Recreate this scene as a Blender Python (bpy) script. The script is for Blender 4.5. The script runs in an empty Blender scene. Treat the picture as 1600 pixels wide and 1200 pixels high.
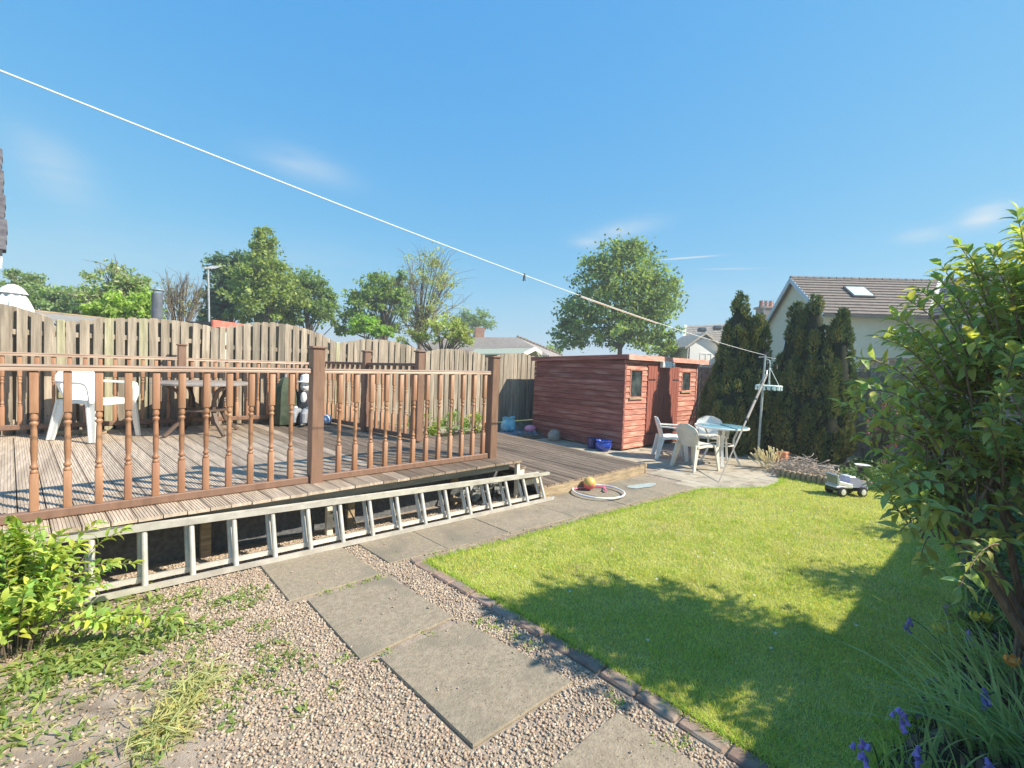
import bpy, math, random
import numpy as np
from mathutils import Vector, Matrix

R = math.radians
random.seed(7)
rng = np.random.default_rng(11)
scene = bpy.context.scene
COL = scene.collection

# ------------------------------------------------------------------ camera
# World axes: X runs along the deck rail and the left fence, Y towards that fence, Z up (metres).
F, PITCH, ROLL, H, YAW = 725.0, math.atan(28/725.0), R(2.15), 1.70, R(42.7)
e1 = Vector((math.cos(YAW), math.sin(YAW))); e2 = Vector((-math.sin(YAW), math.cos(YAW)))
def cw(x, y, z=0.0):            # metres right of / ahead of the viewpoint -> world
    return Vector((x*e1.x + y*e1.y, x*e2.x + y*e2.y, z))
_fw0 = cw(0, 1); _r0 = cw(1, 0); _z = Vector((0, 0, 1))
fw = _fw0*math.cos(PITCH) - _z*math.sin(PITCH)
up0 = _fw0*math.sin(PITCH) + _z*math.cos(PITCH)
cr = _r0*math.cos(ROLL) + up0*math.sin(ROLL)
cu = -_r0*math.sin(ROLL) + up0*math.cos(ROLL)
cam_d = bpy.data.cameras.new('camera'); cam = bpy.data.objects.new('camera', cam_d); COL.objects.link(cam)
M = Matrix((cr, cu, -fw)).transposed().to_4x4(); M.translation = (0, 0, H)
cam.matrix_world = M
cam_d.sensor_width = 36; cam_d.lens = F/1600*36; cam_d.clip_start = 0.05; cam_d.clip_end = 3000
scene.camera = cam

# ------------------------------------------------------------------ sky, sun, exposure
SUN_EL = R(43); SUN_H = Vector((0.549, -0.836, 0)).normalized()
sun_dir = Vector((SUN_H.x*math.cos(SUN_EL), SUN_H.y*math.cos(SUN_EL), math.sin(SUN_EL)))
world = bpy.data.worlds.new('World'); scene.world = world; world.use_nodes = True
nt = world.node_tree; N = nt.nodes; L = nt.links
for n in list(N): N.remove(n)
out = N.new('ShaderNodeOutputWorld'); bg = N.new('ShaderNodeBackground'); sky = N.new('ShaderNodeTexSky')
sky.sky_type = 'NISHITA'; sky.sun_disc = False; sky.sun_elevation = SUN_EL
sky.sun_rotation = math.atan2(SUN_H.x, SUN_H.y); sky.air_density = 1.0; sky.dust_density = 0.25; sky.ozone_density = 2.2
sky.altitude = 60
bg.inputs['Strength'].default_value = 0.107
L.new(bg.outputs[0], out.inputs['Surface'])

def pray(px, py):
    return (fw + cr*((px-800)/F) + cu*((600-py)/F))
def far(px, py, D):             # point seen in direction (px,py) at horizontal distance D
    d = pray(px, py); return Vector((0, 0, H)) + d*(D/math.hypot(d.x, d.y))

def wmath(op, a, b=None):
    n = N.new('ShaderNodeMath'); n.operation = op
    for i, v in enumerate((a, b)):
        if v is None: continue
        if isinstance(v, (int, float)): n.inputs[i].default_value = v
        else: L.new(v, n.inputs[i])
    return n.outputs[0]
tc = N.new('ShaderNodeTexCoord'); dirv = tc.outputs['Generated']
noi = N.new('ShaderNodeTexNoise'); noi.inputs['Scale'].default_value = 6; noi.inputs['Detail'].default_value = 7
noi.inputs['Roughness'].default_value = 0.6; noi.inputs['Distortion'].default_value = 0.6
mp = N.new('ShaderNodeMapping'); mp.inputs['Scale'].default_value = (1, 1, 3.5)
L.new(dirv, mp.inputs[0]); L.new(mp.outputs[0], noi.inputs['Vector'])
def dotn(v):
    n = N.new('ShaderNodeVectorMath'); n.operation = 'DOT_PRODUCT'; L.new(dirv, n.inputs[0]); n.inputs[1].default_value = v
    return n.outputs['Value']
tot = None
# thin wisps and two contrails: centre, far end of the long axis, half width, strength, how broken
for (ax, ay, bx, by, wd, st, nz) in [(85, 262, 150, 330, .045, .30, .5), (475, 258, 560, 285, .030, .30, .5), (975, 358, 1040, 345, .020, .42, .6),
                        (1440, 368, 1485, 362, .013, .55, .8), (1540, 336, 1590, 318, .020, .75, .9), (920, 380, 950, 384, .014, .3, .6),
                        (1072, 403, 1125, 399, .0017, .8, 0), (1140, 420, 1200, 419, .0018, .3, 0), 
                        (300, 400, 640, 420, .05, .12, .4), (1000, 470, 1400, 440, .05, .08, .4)]:
    c = pray(ax, ay).normalized(); e = pray(bx, by).normalized()
    u = (e-c); hl = u.length; u.normalize(); u = (u - c*u.dot(c)).normalized(); v = c.cross(u)
    du = wmath('DIVIDE', dotn(u), hl); dv = wmath('DIVIDE', dotn(v), wd)
    r2 = wmath('ADD', wmath('POWER', wmath('ABSOLUTE', du), 2), wmath('MULTIPLY', dv, dv))
    g = wmath('EXPONENT', wmath('MULTIPLY', r2, -1.6))
    front = wmath('GREATER_THAN', dotn(c), 0.3); g = wmath('MULTIPLY', g, front)
    if nz > 0:
        nn = wmath('MULTIPLY', wmath('MAXIMUM', wmath('SUBTRACT', noi.outputs[0], 0.33*nz), 0), 2.2)
        g = wmath('MULTIPLY', g, nn)
    g = wmath('MULTIPLY', g, st*1.5)
    tot = g if tot is None else wmath('ADD', tot, g)
tot = wmath('MINIMUM', tot, 0.8)
mixc = N.new('ShaderNodeMixRGB'); L.new(tot, mixc.inputs[0]); sp_ = N.new('ShaderNodeSeparateColor'); cb_ = N.new('ShaderNodeCombineColor'); L.new(sky.outputs[0], sp_.inputs[0])
for ch, k_, g_ in ((0, .37, .92), (1, 1.13, .43), (2, 2.55, .10)):      # even blue of the photograph's tone curve, the same all round the sky
    L.new(wmath('MULTIPLY', wmath('POWER', sp_.outputs[ch], g_), k_), cb_.inputs[ch])
L.new(cb_.outputs[0], mixc.inputs[1])
mixc.inputs[2].default_value = (2.5, 2.8, 3.0, 1); L.new(mixc.outputs[0], bg.inputs['Color'])

sd = bpy.data.lights.new('sun', 'SUN'); sd.energy = 3.15; sd.angle = R(0.5); sd.color = (1, .90, .73)
so = bpy.data.objects.new('sun', sd); COL.objects.link(so)
so.rotation_euler = sun_dir.to_track_quat('Z', 'Y').to_euler(); so.location = (6, -8, 12)
vs = scene.view_settings; vs.view_transform = 'Standard'; vs.look = 'None'; vs.gamma = 1; vs.exposure = 1.46
vs.use_curve_mapping = False
scene.render.engine = 'CYCLES'
scene.cycles.max_bounces = 8; scene.cycles.diffuse_bounces = 4; scene.cycles.transparent_max_bounces = 8

# ------------------------------------------------------------------ materials
MATS = {}
def mat(name, c1, c2=None, rough=.7, scale=6, stretch=(1, 1, 1), bump=0.0, bscale=None, spot=None, vary=0.0, transl=0.0,
        metal=0.0, spec=.5, attr=False, detail=6, coat=0, contrast=(.35, .65), c3=None, s3=2.0, glob=False, gm=1.46):
    if attr: gm = 1
    c1 = tuple(min(q*gm, .84) for q in c1); c2 = tuple(min(q*gm, .86) for q in (c2 or c1)); c3 = tuple(min(q*gm, .84) for q in c3) if c3 else None
    if name in MATS: return MATS[name]
    m = bpy.data.materials.new(name); m.use_nodes = True; MATS[name] = m
    T = m.node_tree; n = T.nodes; l = T.links; b = n['Principled BSDF']; o = n['Material Output']
    b.inputs['Roughness'].default_value = rough; b.inputs['Metallic'].default_value = metal
    b.inputs['Specular IOR Level'].default_value = spec
    if coat: b.inputs['Coat Weight'].default_value = coat
    t = n.new('ShaderNodeTexCoord'); oi = n.new('ShaderNodeObjectInfo')
    add = n.new('ShaderNodeVectorMath'); add.operation = 'ADD'
    ms = n.new('ShaderNodeVectorMath'); ms.operation = 'SCALE'; ms.inputs[0].default_value = (37, 53, 71)
    l.new(oi.outputs['Random'], ms.inputs['Scale']); l.new(t.outputs['Object'], add.inputs[0])
    if not glob: l.new(ms.outputs[0], add.inputs[1])
    mpn = n.new('ShaderNodeMapping'); mpn.inputs['Scale'].default_value = stretch; l.new(add.outputs[0], mpn.inputs[0])
    nz = n.new('ShaderNodeTexNoise'); nz.inputs['Scale'].default_value = scale; nz.inputs['Detail'].default_value = detail
    nz.inputs['Roughness'].default_value = .62
    l.new(mpn.outputs[0], nz.inputs['Vector'])
    ramp = n.new('ShaderNodeValToRGB'); ramp.color_ramp.elements[0].position = contrast[0]; ramp.color_ramp.elements[1].position = contrast[1]
    ramp.color_ramp.elements[0].color = (*c1, 1); ramp.color_ramp.elements[1].color = (*(c2 or c1), 1)
    l.new(nz.outputs[0], ramp.inputs[0]); colr = ramp.outputs[0]
    if c3:
        n3 = n.new('ShaderNodeTexNoise'); n3.inputs['Scale'].default_value = s3; n3.inputs['Detail'].default_value = 5; l.new(mpn.outputs[0] if stretch != (1, 1, 1) else add.outputs[0], n3.inputs['Vector'])
        r3 = n.new('ShaderNodeValToRGB'); r3.color_ramp.elements[0].position = .5; r3.color_ramp.elements[1].position = .68
        l.new(n3.outputs[0], r3.inputs[0]); mx = n.new('ShaderNodeMixRGB'); l.new(r3.outputs[0], mx.inputs[0]); l.new(colr, mx.inputs[1])
        mx.inputs[2].default_value = (*c3, 1); colr = mx.outputs[0]
    if vary:
        h = n.new('ShaderNodeHueSaturation'); mr = n.new('ShaderNodeMapRange'); l.new(oi.outputs['Random'], mr.inputs[0])
        mr.inputs[3].default_value = 1-vary; mr.inputs[4].default_value = 1+vary
        l.new(mr.outputs[0], h.inputs['Value']); l.new(colr, h.inputs['Color']); colr = h.outputs[0]
    if attr:
        a = n.new('ShaderNodeAttribute'); a.attribute_name = 'Col'
        mx = n.new('ShaderNodeMixRGB'); mx.blend_type = 'MULTIPLY'; mx.inputs[0].default_value = 1
        l.new(colr, mx.inputs[1]); l.new(a.outputs['Color'], mx.inputs[2]); colr = mx.outputs[0]
    if spot:      # small dark/pale specks: colour, scale, size
        vo = n.new('ShaderNodeTexVoronoi'); vo.inputs['Scale'].default_value = spot[1]; l.new(add.outputs[0], vo.inputs['Vector'])
        lt = n.new('ShaderNodeMath'); lt.operation = 'LESS_THAN'; lt.inputs[1].default_value = spot[2]; l.new(vo.outputs['Distance'], lt.inputs[0])
        mx = n.new('ShaderNodeMixRGB'); l.new(lt.outputs[0], mx.inputs[0]); l.new(colr, mx.inputs[1]); mx.inputs[2].default_value = (*spot[0], 1); colr = mx.outputs[0]
    l.new(colr, b.inputs['Base Color'])
    if bump:
        bn = n.new('ShaderNodeBump'); bn.inputs['Strength'].default_value = bump; bn.inputs['Distance'].default_value = .02
        if bscale:
            nb = n.new('ShaderNodeTexNoise'); nb.inputs['Scale'].default_value = bscale; nb.inputs['Detail'].default_value = 4
            l.new(mpn.outputs[0], nb.inputs['Vector']); l.new(nb.outputs[0], bn.inputs['Height'])
        else: l.new(nz.outputs[0], bn.inputs['Height'])
        l.new(bn.outputs[0], b.inputs['Normal'])
    if transl:
        tr = n.new('ShaderNodeBsdfTranslucent'); mxs = n.new('ShaderNodeMixShader'); mxs.inputs[0].default_value = transl
        g2 = n.new('ShaderNodeMixRGB'); g2.blend_type = 'MULTIPLY'; g2.inputs[0].default_value = 1; g2.inputs[2].default_value = (1.5, 1.55, .7, 1)
        l.new(colr, g2.inputs[1]); l.new(g2.outputs[0], tr.inputs['Color'])
        l.new(b.outputs[0], mxs.inputs[1]); l.new(tr.outputs[0], mxs.inputs[2]); l.new(mxs.outputs[0], o.inputs['Surface'])
    return m

fence_m = mat('weathered_fence_wood', (.23, .19, .145), (.42, .36, .29), .85, 3, (9, 9, .7), .5, vary=.16, c3=(.17, .15, .12), s3=.9, spot=((.09, .06, .045), 5, .045), gm=1.12)
fenceg_m = mat('green_tinged_fence_wood', (.20, .19, .12), (.34, .32, .22), .85, 3, (9, 9, .7), .5, vary=.12)
rail_m = mat('brown_painted_wood', (.125, .072, .050), (.175, .105, .074), .5, 4, (5, 5, 1), .15, c3=(.15, .092, .068), s3=.8, vary=.05)
bal_m = mat('orange_brown_stained_wood', (.20, .100, .054), (.285, .155, .088), .5, 3, (6, 6, .8), .12, vary=.10, c3=(.22, .105, .06), s3=1)
cap_m = mat('pale_worn_handrail_wood', (.20, .135, .10), (.32, .235, .18), .45, 3, (.8, 7, 7), .15)
deck_m = mat('weathered_deck_wood', (.27, .22, .17), (.40, .33, .265), .85, 4, (10, .8, 5), .4, vary=.14, c3=(.24, .19, .145), s3=.8)
deckd_m = mat('dark_stained_deck_wood', (.16, .12, .088), (.24, .185, .14), .85, 4, (10, .8, 5), .4, vary=.16, c3=(.115, .085, .062), s3=.8)
fascia_m = mat('rough_fascia_timber', (.17, .13, .085), (.32, .25, .165), .9, 4, (1, 6, 6), .5)
fasciag_m = mat('grey_green_fascia', (.13, .135, .11), (.20, .20, .165), .85, 4, (1, 6, 6), .3)
pale_m = mat('pale_timber', (.42, .38, .30), (.6, .56, .47), .85, 5, (1, 4, 4), .3)
dark_m = mat('dark_weatherproof_felt', (.06, .064, .07), (.11, .115, .12), .9, 30, bump=.3)
shed_m = mat('shaded_tone_red_cladding', (.145, .046, .037), (.225, .082, .066), .82, 3, (8, .9, 8), .5, vary=.2, c3=(.28, .14, .11), s3=1.6, spot=((.07, .02, .015), 6, .05))  # darker copy of the red stain, shade of the unlit side put into the colour
shedf_m = mat('sunlit_tone_worn_red_cladding', (.25, .09, .066), (.36, .16, .12), .82, 4, (1, 8, 8), .5, vary=.14, c3=(.45, .24, .18), s3=2)  # paler copy for the sunlit front, light put into the colour, plus worn patches
door_m = mat('red_brown_door_planks', (.17, .05, .035), (.25, .08, .055), .8, 4, (9, 9, 1), .4, vary=.1)
felt_m = mat('mineral_roof_felt', (.10, .08, .07), (.2, .165, .14), .95, 60, bump=.4)
glass_m = mat('dark_window_glass', (.015, .02, .022), (.06, .075, .075), .12, 5, detail=3)
white_m = mat('white_plastic', (.70, .70, .66), (.80, .80, .77), .42, 5, gm=1.05)
cream_pl = mat('aged_white_plastic', (.60, .56, .47), (.72, .69, .61), .48, 4, gm=1.05)
alu_m = mat('aluminium', (.44, .42, .385), (.60, .58, .54), .42, 8, (1, 1, 1), .1, metal=.3, gm=1.12)
slab_m = mat('concrete_paving', (.215, .178, .13), (.305, .258, .193), .92, 34, (1, 1, 1), .35, bscale=90, vary=.05, c3=(.195, .17, .13), s3=3.2, spot=((.12, .10, .075), 42, .16), detail=10, gm=1.05)
patio_m = mat('patio_paving', (.33, .29, .225), (.44, .395, .32), .9, 3, bump=.3, bscale=60, vary=.08, c3=(.26, .225, .17), s3=5, gm=1.05)
brick_m = mat('red_edging_brick', (.15, .105, .085), (.22, .155, .125), .92, 14, bump=.6, vary=.2, c3=(.20, .175, .145), s3=8)
soil_m = mat('dark_soil', (.022, .017, .012), (.07, .055, .04), .95, 18, bump=1.0)
dust_m = mat('dusty_gravel_soil', (.25, .20, .155), (.38, .31, .25),   .95, 14, bump=.5, bscale=180, c3=(.19, .15, .115), s3=5, gm=1.05)
ground_m = mat('rough_ground', (.05, .055, .02), (.10, .11, .045), .95, .6, detail=8)
lawn_m = mat('lawn_soil_and_moss', (.14, .17, .04), (.24, .25, .08), .95, 5, bump=.6, bscale=60, c3=(.19, .165, .075), s3=2.2, detail=8)
grass_m = mat('grass_blades', (.8, .8, .8), (1, 1, 1), .6, 2, attr=True, transl=.35, spec=.25, glob=True)
leaf_m = mat('leaves', (.75, .75, .75), (1, 1, 1), .5, 2, attr=True, transl=.40, spec=.4)
tree_m = mat('tree_leaves', (.8, .8, .8), (1, 1, 1), .6, 1, attr=True, transl=.42, spec=.25)
conif_m = mat('conifer_sprays', (.8, .8, .8), (1, 1, 1), .75, 1, attr=True, transl=.12, spec=.15)
core_m = mat('dark_conifer_core', (.008, .012, .006), (.02, .025, .012), .95, 20)  # near-black, shade inside the crown put into the colour
bark_m = mat('bark', (.085, .062, .045), (.16, .125, .095), .95, 12, (3, 3, .8), .8)
shrubbark_m = mat('reddish_shrub_bark', (.12, .075, .05), (.23, .155, .11), .9, 12, (3, 3, .8), .8)
peb_m = mat('pebbles', (.85, .85, .85), (1, 1, 1), .8, 30, attr=True)
petal_m = mat('petals', (.9, .9, .9), (1, 1, 1), .6, 10, attr=True, transl=.2)
render_m = mat('cream_render', (.74, .66, .52), (.80, .72, .58), .92, 3, bump=.25, bscale=80, gm=1.05)
whiter_m = mat('white_render', (.80, .82, .84), (.84, .85, .86), .9, 4)
tile_m = mat('brown_grey_roof_tile', (.14, .112, .10), (.21, .175, .158), .9, 5, bump=.3, c3=(.17, .152, .135), s3=3, gm=1.1)
slate_m = mat('grey_roof_slate', (.22, .20, .18), (.34, .31, .275), .8, 5, bump=.2, vary=.12)
bung_m = mat('bungalow_roof_tile', (.17, .15, .14), (.24, .215, .20), .9, 3)
stone_m = mat('grey_stone', (.16, .145, .13), (.30, .275, .24), .9, 9, bump=.4)
red_m = mat('red_roof_edge', (.55, .12, .09), (.66, .17, .13), .6, 5)
upvc_m = mat('white_window_frame', (.72, .73, .74), (.8, .8, .8), .4, 5)
terr_m = mat('terracotta', (.34, .12, .06), (.46, .18, .09), .8, 8, bump=.2)
blue_m = mat('blue_glazed_ceramic', (.012, .035, .25), (.03, .08, .42), .12, 3, coat=.6)
navy_m = mat('dark_blue_ceramic', (.012, .018, .08), (.03, .035, .14), .3, 6)
steel_m = mat('galvanised_grey_steel', (.30, .31, .32), (.42, .43, .44), .45, 10, metal=.5)
mint_m = mat('mint_plastic', (.42, .62, .54), (.55, .73, .65), .5, 8)
line_m = mat('white_plastic_line', (.80, .78, .74), (.85, .84, .8), .5, 8)
black_m = mat('black_plastic', (.02, .02, .022), (.04, .04, .042), .5, 8)
tabletop_m = mat('pale_blue_table_top', (.11, .26, .33), (.19, .37, .44), .12, 3)
darktab_m = mat('dark_brown_garden_furniture', (.055, .038, .03), (.10, .07, .055), .55, 5)
greytab_m = mat('grey_brown_table_top', (.16, .14, .125), (.23, .205, .19), .4, 5)
canvas_m = mat('white_canvas', (.66, .64, .60), (.76, .75, .72), .85, 4)
greent_m = mat('dark_green_fabric', (.022, .035, .022), (.05, .065, .04), .8, 12, bump=.3)
mulch_m = mat('dry_grey_twigs', (.22, .18, .15), (.40, .34, .285), .9, 20)

# ------------------------------------------------------------------ mesh helpers
def meta(o, label=None, cat=None, group=None, kind=None):
    if label: o['label'] = label
    if cat: o['category'] = cat
    if group: o['group'] = group
    if kind: o['kind'] = kind
    return o
def thing(name, label, cat, loc=(0, 0, 0), rz=0, group=None, kind=None):
    o = bpy.data.objects.new(name, None); COL.objects.link(o); o.location = loc; o.rotation_euler = (0, 0, rz); o.empty_display_size = .1
    return meta(o, label, cat, group, kind)
class MB:
    def __init__(s): s.v = []; s.f = []
    def add(s, vs, fs):
        k = len(s.v); s.v += [tuple(v) for v in vs]; s.f += [tuple(i+k for i in f) for f in fs]; return s
    def box(s, x0, x1, y0, y1, z0, z1):
        return s.add([(x0,y0,z0),(x1,y0,z0),(x1,y1,z0),(x0,y1,z0),(x0,y0,z1),(x1,y0,z1),(x1,y1,z1),(x0,y1,z1)],
                     [(0,3,2,1),(4,5,6,7),(0,1,5,4),(1,2,6,5),(2,3,7,6),(3,0,4,7)])
    def cbox(s, c, sz, rot=None, bev=None):     # chamfered box
        hx, hy, hz = sz[0]/2, sz[1]/2, sz[2]/2; b = bev if bev is not None else min(hx, hy, hz)*.25
        vs = []
        for sx in (-1, 1):
            for sy in (-1, 1):
                for sz_ in (-1, 1):
                    vs += [(sx*hx, sy*(hy-b), sz_*(hz-b)), (sx*(hx-b), sy*hy, sz_*(hz-b)), (sx*(hx-b), sy*(hy-b), sz_*hz)]
        def I(x, y, z, k): return ((x*2+y)*2+z)*3+k
        fs = [(I(1,0,0,0),I(1,1,0,0),I(1,1,1,0),I(1,0,1,0)), (I(0,1,0,0),I(0,0,0,0),I(0,0,1,0),I(0,1,1,0)),
              (I(1,1,0,1),I(0,1,0,1),I(0,1,1,1),I(1,1,1,1)), (I(0,0,0,1),I(1,0,0,1),I(1,0,1,1),I(0,0,1,1)),
              (I(0,0,1,2),I(1,0,1,2),I(1,1,1,2),I(0,1,1,2)), (I(0,1,0,2),I(1,1,0,2),I(1,0,0,2),I(0,0,0,2))]
        for a in (0, 1):
            for c_ in (0, 1):
                fs.append((I(a,c_,0,0),I(a,c_,0,1),I(a,c_,1,1),I(a,c_,1,0)))
                fs.append((I(a,0,c_,0),I(a,1,c_,0),I(a,1,c_,2),I(a,0,c_,2)))
                fs.append((I(0,a,c_,1),I(1,a,c_,1),I(1,a,c_,2),I(0,a,c_,2)))
                for z in (0, 1): fs.append((I(a,c_,z,0),I(a,c_,z,1),I(a,c_,z,2)))
        cv = Vector(c)
        if rot is not None: vs = [rot @ Vector(v) for v in vs]
        return s.add([Vector(v)+cv for v in vs], fs)
    def tube(s, pts, r, seg=8, cap=True):
        pts = [Vector(p) for p in pts]; n = len(pts); rs = r if isinstance(r, (list, tuple)) else [r]*n
        vs = []; fs = []; prev = None
        for i, p in enumerate(pts):
            t = (pts[min(i+1, n-1)]-pts[max(i-1, 0)]).normalized()
            a = prev if prev is not None else (Vector((0,0,1)) if abs(t.z) < .9 else Vector((1,0,0)))
            x = (a - t*a.dot(t)).normalized(); prev = x; y = t.cross(x)
            for k in range(seg):
                an = 2*math.pi*k/seg; vs.append(p + (x*math.cos(an)+y*math.sin(an))*rs[i])
        for i in range(n-1):
            for k in range(seg): fs.append((i*seg+k, i*seg+(k+1)%seg, (i+1)*seg+(k+1)%seg, (i+1)*seg+k))
        if cap: fs += [tuple(range(seg))[::-1], tuple((n-1)*seg+k for k in range(seg))]
        return s.add(vs, fs)
    def lathe(s, prof, c=(0, 0, 0), seg=12, sx=1, sy=1, rot=None):
        vs = []; fs = []; n = len(prof)
        for r, z in prof:
            for k in range(seg):
                a = 2*math.pi*k/seg; v = Vector((r*math.cos(a)*sx, r*math.sin(a)*sy, z))
                if rot is not None: v = rot @ v
                vs.append(v + Vector(c))
        for i in range(n-1):
            for k in range(seg): fs.append((i*seg+k, i*seg+(k+1)%seg, (i+1)*seg+(k+1)%seg, (i+1)*seg+k))
        if prof[0][0] > 1e-5: fs.append(tuple(range(seg))[::-1])
        if prof[-1][0] > 1e-5: fs.append(tuple((n-1)*seg+k for k in range(seg)))
        return s.add(vs, fs)
    def ell(s, c, r, seg=12, rings=8, rot=None):
        prof = [(max(math.sin(math.pi*i/rings), 1e-4), -math.cos(math.pi*i/rings)) for i in range(rings+1)]
        vs = []; fs = []
        for a, z in prof:
            for k in range(seg):
                t = 2*math.pi*k/seg; v = Vector((r[0]*a*math.cos(t), r[1]*a*math.sin(t), r[2]*z))
                if rot is not None: v = rot @ v
                vs.append(v+Vector(c))
        for i in range(rings):
            for k in range(seg): fs.append((i*seg+k, i*seg+(k+1)%seg, (i+1)*seg+(k+1)%seg, (i+1)*seg+k))
        return s.add(vs, fs)
    def prism(s, poly, a, b):     # closed polygon (3D pts) swept from offset a to offset b
        n = len(poly); a = Vector(a); b = Vector(b)
        vs = [Vector(p)+a for p in poly]+[Vector(p)+b for p in poly]
        return s.add(vs, [tuple(range(n))[::-1], tuple(range(n, 2*n))]+[(i, (i+1) % n, n+(i+1) % n, n+i) for i in range(n)])
    def strip(s, path, half, th, n_hint=None):   # flat bar following a path; half = half-width vector
        path = [Vector(p) for p in path]; half = Vector(half); vs = []; fs = []; n = len(path)
        for i, p in enumerate(path):
            t = (path[min(i+1, n-1)]-path[max(i-1, 0)]).normalized(); nn = t.cross(half).normalized()*th/2
            hw = half if not isinstance(n_hint, (list, tuple)) else half*n_hint[i]
            vs += [p-hw-nn, p+hw-nn, p+hw+nn, p-hw+nn]
        for i in range(n-1):
            for k in range(4): fs.append((i*4+k, i*4+(k+1) % 4, (i+1)*4+(k+1) % 4, (i+1)*4+k))
        fs += [(3, 2, 1, 0), tuple((n-1)*4+k for k in range(4))]
        return s.add(vs, fs)
    def mesh(s, name, m, smooth=True, ang=35):
        me = bpy.data.meshes.new(name); me.from_pydata(s.v, [], s.f); me.materials.append(m)
        if smooth:
            me.shade_smooth(); me.set_sharp_from_angle(angle=R(ang))
        me.update(); return me
def wloc(p):
    return p.location.copy() + (wloc(p.parent) if p.parent else Vector())
def part(name, mb, m, parent=None, local=False, smooth=True, kind=None, ang=35):
    """mb holds world coordinates unless local"""
    if parent is not None and not local:
        off = wloc(parent); mb.v = [tuple(Vector(v)-off) for v in mb.v]
    elif parent is None and not local and mb.v:      # put the origin inside the thing
        off = sum((Vector(v) for v in mb.v), Vector())/len(mb.v); off.z = min(v[2] for v in mb.v)
        mb.v = [tuple(Vector(v)-off) for v in mb.v]
    o = bpy.data.objects.new(name, mb.mesh(name, m, smooth, ang)); COL.objects.link(o)
    if parent is not None: o.parent = parent
    elif not local: o.location = off
    if kind: o['kind'] = kind
    return o
def inst(name, me, parent, loc, rot=(0, 0, 0), sc=(1, 1, 1)):
    o = bpy.data.objects.new(name, me); COL.objects.link(o); o.location = Vector(loc)-(wloc(parent) if parent else Vector()); o.rotation_euler = rot; o.scale = sc
    o.parent = parent; return o
def copy_tree(o, parent=None):
    c = o.copy(); COL.objects.link(c); c.parent = parent
    for ch in [x for x in bpy.data.objects if x.parent == o]: copy_tree(ch, c)
    return c
def npmesh(name, V, k, m, cols=None, smooth=False, faces=None):
    """V (n*k,3): n polygons of k corners each (or explicit faces array)"""
    me = bpy.data.meshes.new(name); V = np.asarray(V, dtype=np.float32)
    idx = np.arange(len(V), dtype=np.int32) if faces is None else np.asarray(faces, dtype=np.int32).ravel()
    nf = len(idx)//k
    me.vertices.add(len(V)); me.vertices.foreach_set('co', V.ravel())
    me.loops.add(len(idx)); me.loops.foreach_set('vertex_index', idx)
    me.polygons.add(nf); me.polygons.foreach_set('loop_start', np.arange(nf, dtype=np.int32)*k)
    me.polygons.foreach_set('loop_total', np.full(nf, k, dtype=np.int32))
    if smooth: me.polygons.foreach_set('use_smooth', np.ones(nf, dtype=bool))
    if cols is not None:
        a = me.color_attributes.new('Col', 'FLOAT_COLOR', 'POINT')
        c4 = np.ones((len(V), 4), dtype=np.float32); c4[:, :3] = np.minimum(np.asarray(cols)*1.40, .86); a.data.foreach_set('color', c4.ravel())
    me.materials.append(m); me.update(calc_edges=True); me.validate(); return me
def npobj(name, V, k, m, parent=None, cols=None, smooth=False, faces=None, kind=None):
    if parent is not None: V = np.asarray(V) - np.array(wloc(parent))
    o = bpy.data.objects.new(name, npmesh(name, V, k, m, cols, smooth, faces)); COL.objects.link(o)
    if parent is not None: o.parent = parent
    if kind: o['kind'] = kind
    return o
def unit(v): return v/np.maximum(np.linalg.norm(v, axis=1, keepdims=True), 1e-9)
def leaves(C, D, Nn, ln, wd, cup=.25, bend=.25):
    """folded leaves: base C, direction D, normal Nn -> 4-corner faces (two halves, two steps each)"""
    n = len(C); D = unit(D); S = unit(np.cross(D, Nn)); U = np.cross(S, D)
    ln = np.broadcast_to(ln, (n,))[:, None]; wd = np.broadcast_to(wd, (n,))[:, None]
    base = C; m1 = C+D*ln*.42; m2 = C+D*ln*.72-U*ln*bend*.35; tip = C+D*ln-U*ln*bend
    l1 = m1+S*wd*.5+U*wd*cup; r1 = m1-S*wd*.5+U*wd*cup; l2 = m2+S*wd*.38+U*wd*cup*.8; r2 = m2-S*wd*.38+U*wd*cup*.8
    V = np.stack([base, m1, m2, tip, l1, l2, r1, r2], 1).reshape(-1, 3)
    f = np.array([[0, 1, 4, 4], [1, 2, 5, 4], [2, 3, 3, 5], [0, 6, 6, 1], [1, 6, 7, 2], [2, 7, 7, 3]])
    tri = np.array([[0, 1, 4], [1, 2, 5], [1, 5, 4], [2, 3, 5], [0, 6, 1], [1, 6, 7], [1, 7, 2], [2, 7, 3]])
    Fc = (np.arange(n)[:, None, None]*8 + tri[None]).reshape(-1)
    return V, Fc
def quads(C, D, Nn, ln, wd):
    D = unit(D); S = unit(np.cross(D, Nn)); n = len(C)
    ln = np.broadcast_to(ln, (n,))[:, None]; wd = np.broadcast_to(wd, (n,))[:, None]
    return np.stack([C, C+D*ln*.45+S*wd*.5, C+D*ln, C+D*ln*.45-S*wd*.5], 1).reshape(-1, 3)
def rdir(n): return unit(rng.normal(size=(n, 3)))
def cvar(n, c, v=.18, hue=.12):
    b = 1+rng.uniform(-v, v, (n, 1)); h = rng.uniform(-hue, hue, (n, 1))
    return np.clip(np.array(c)[None]*b*np.concatenate([1+h*1.4, 1+h*.3, 1-h*.5], 1), 0, 1)

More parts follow.
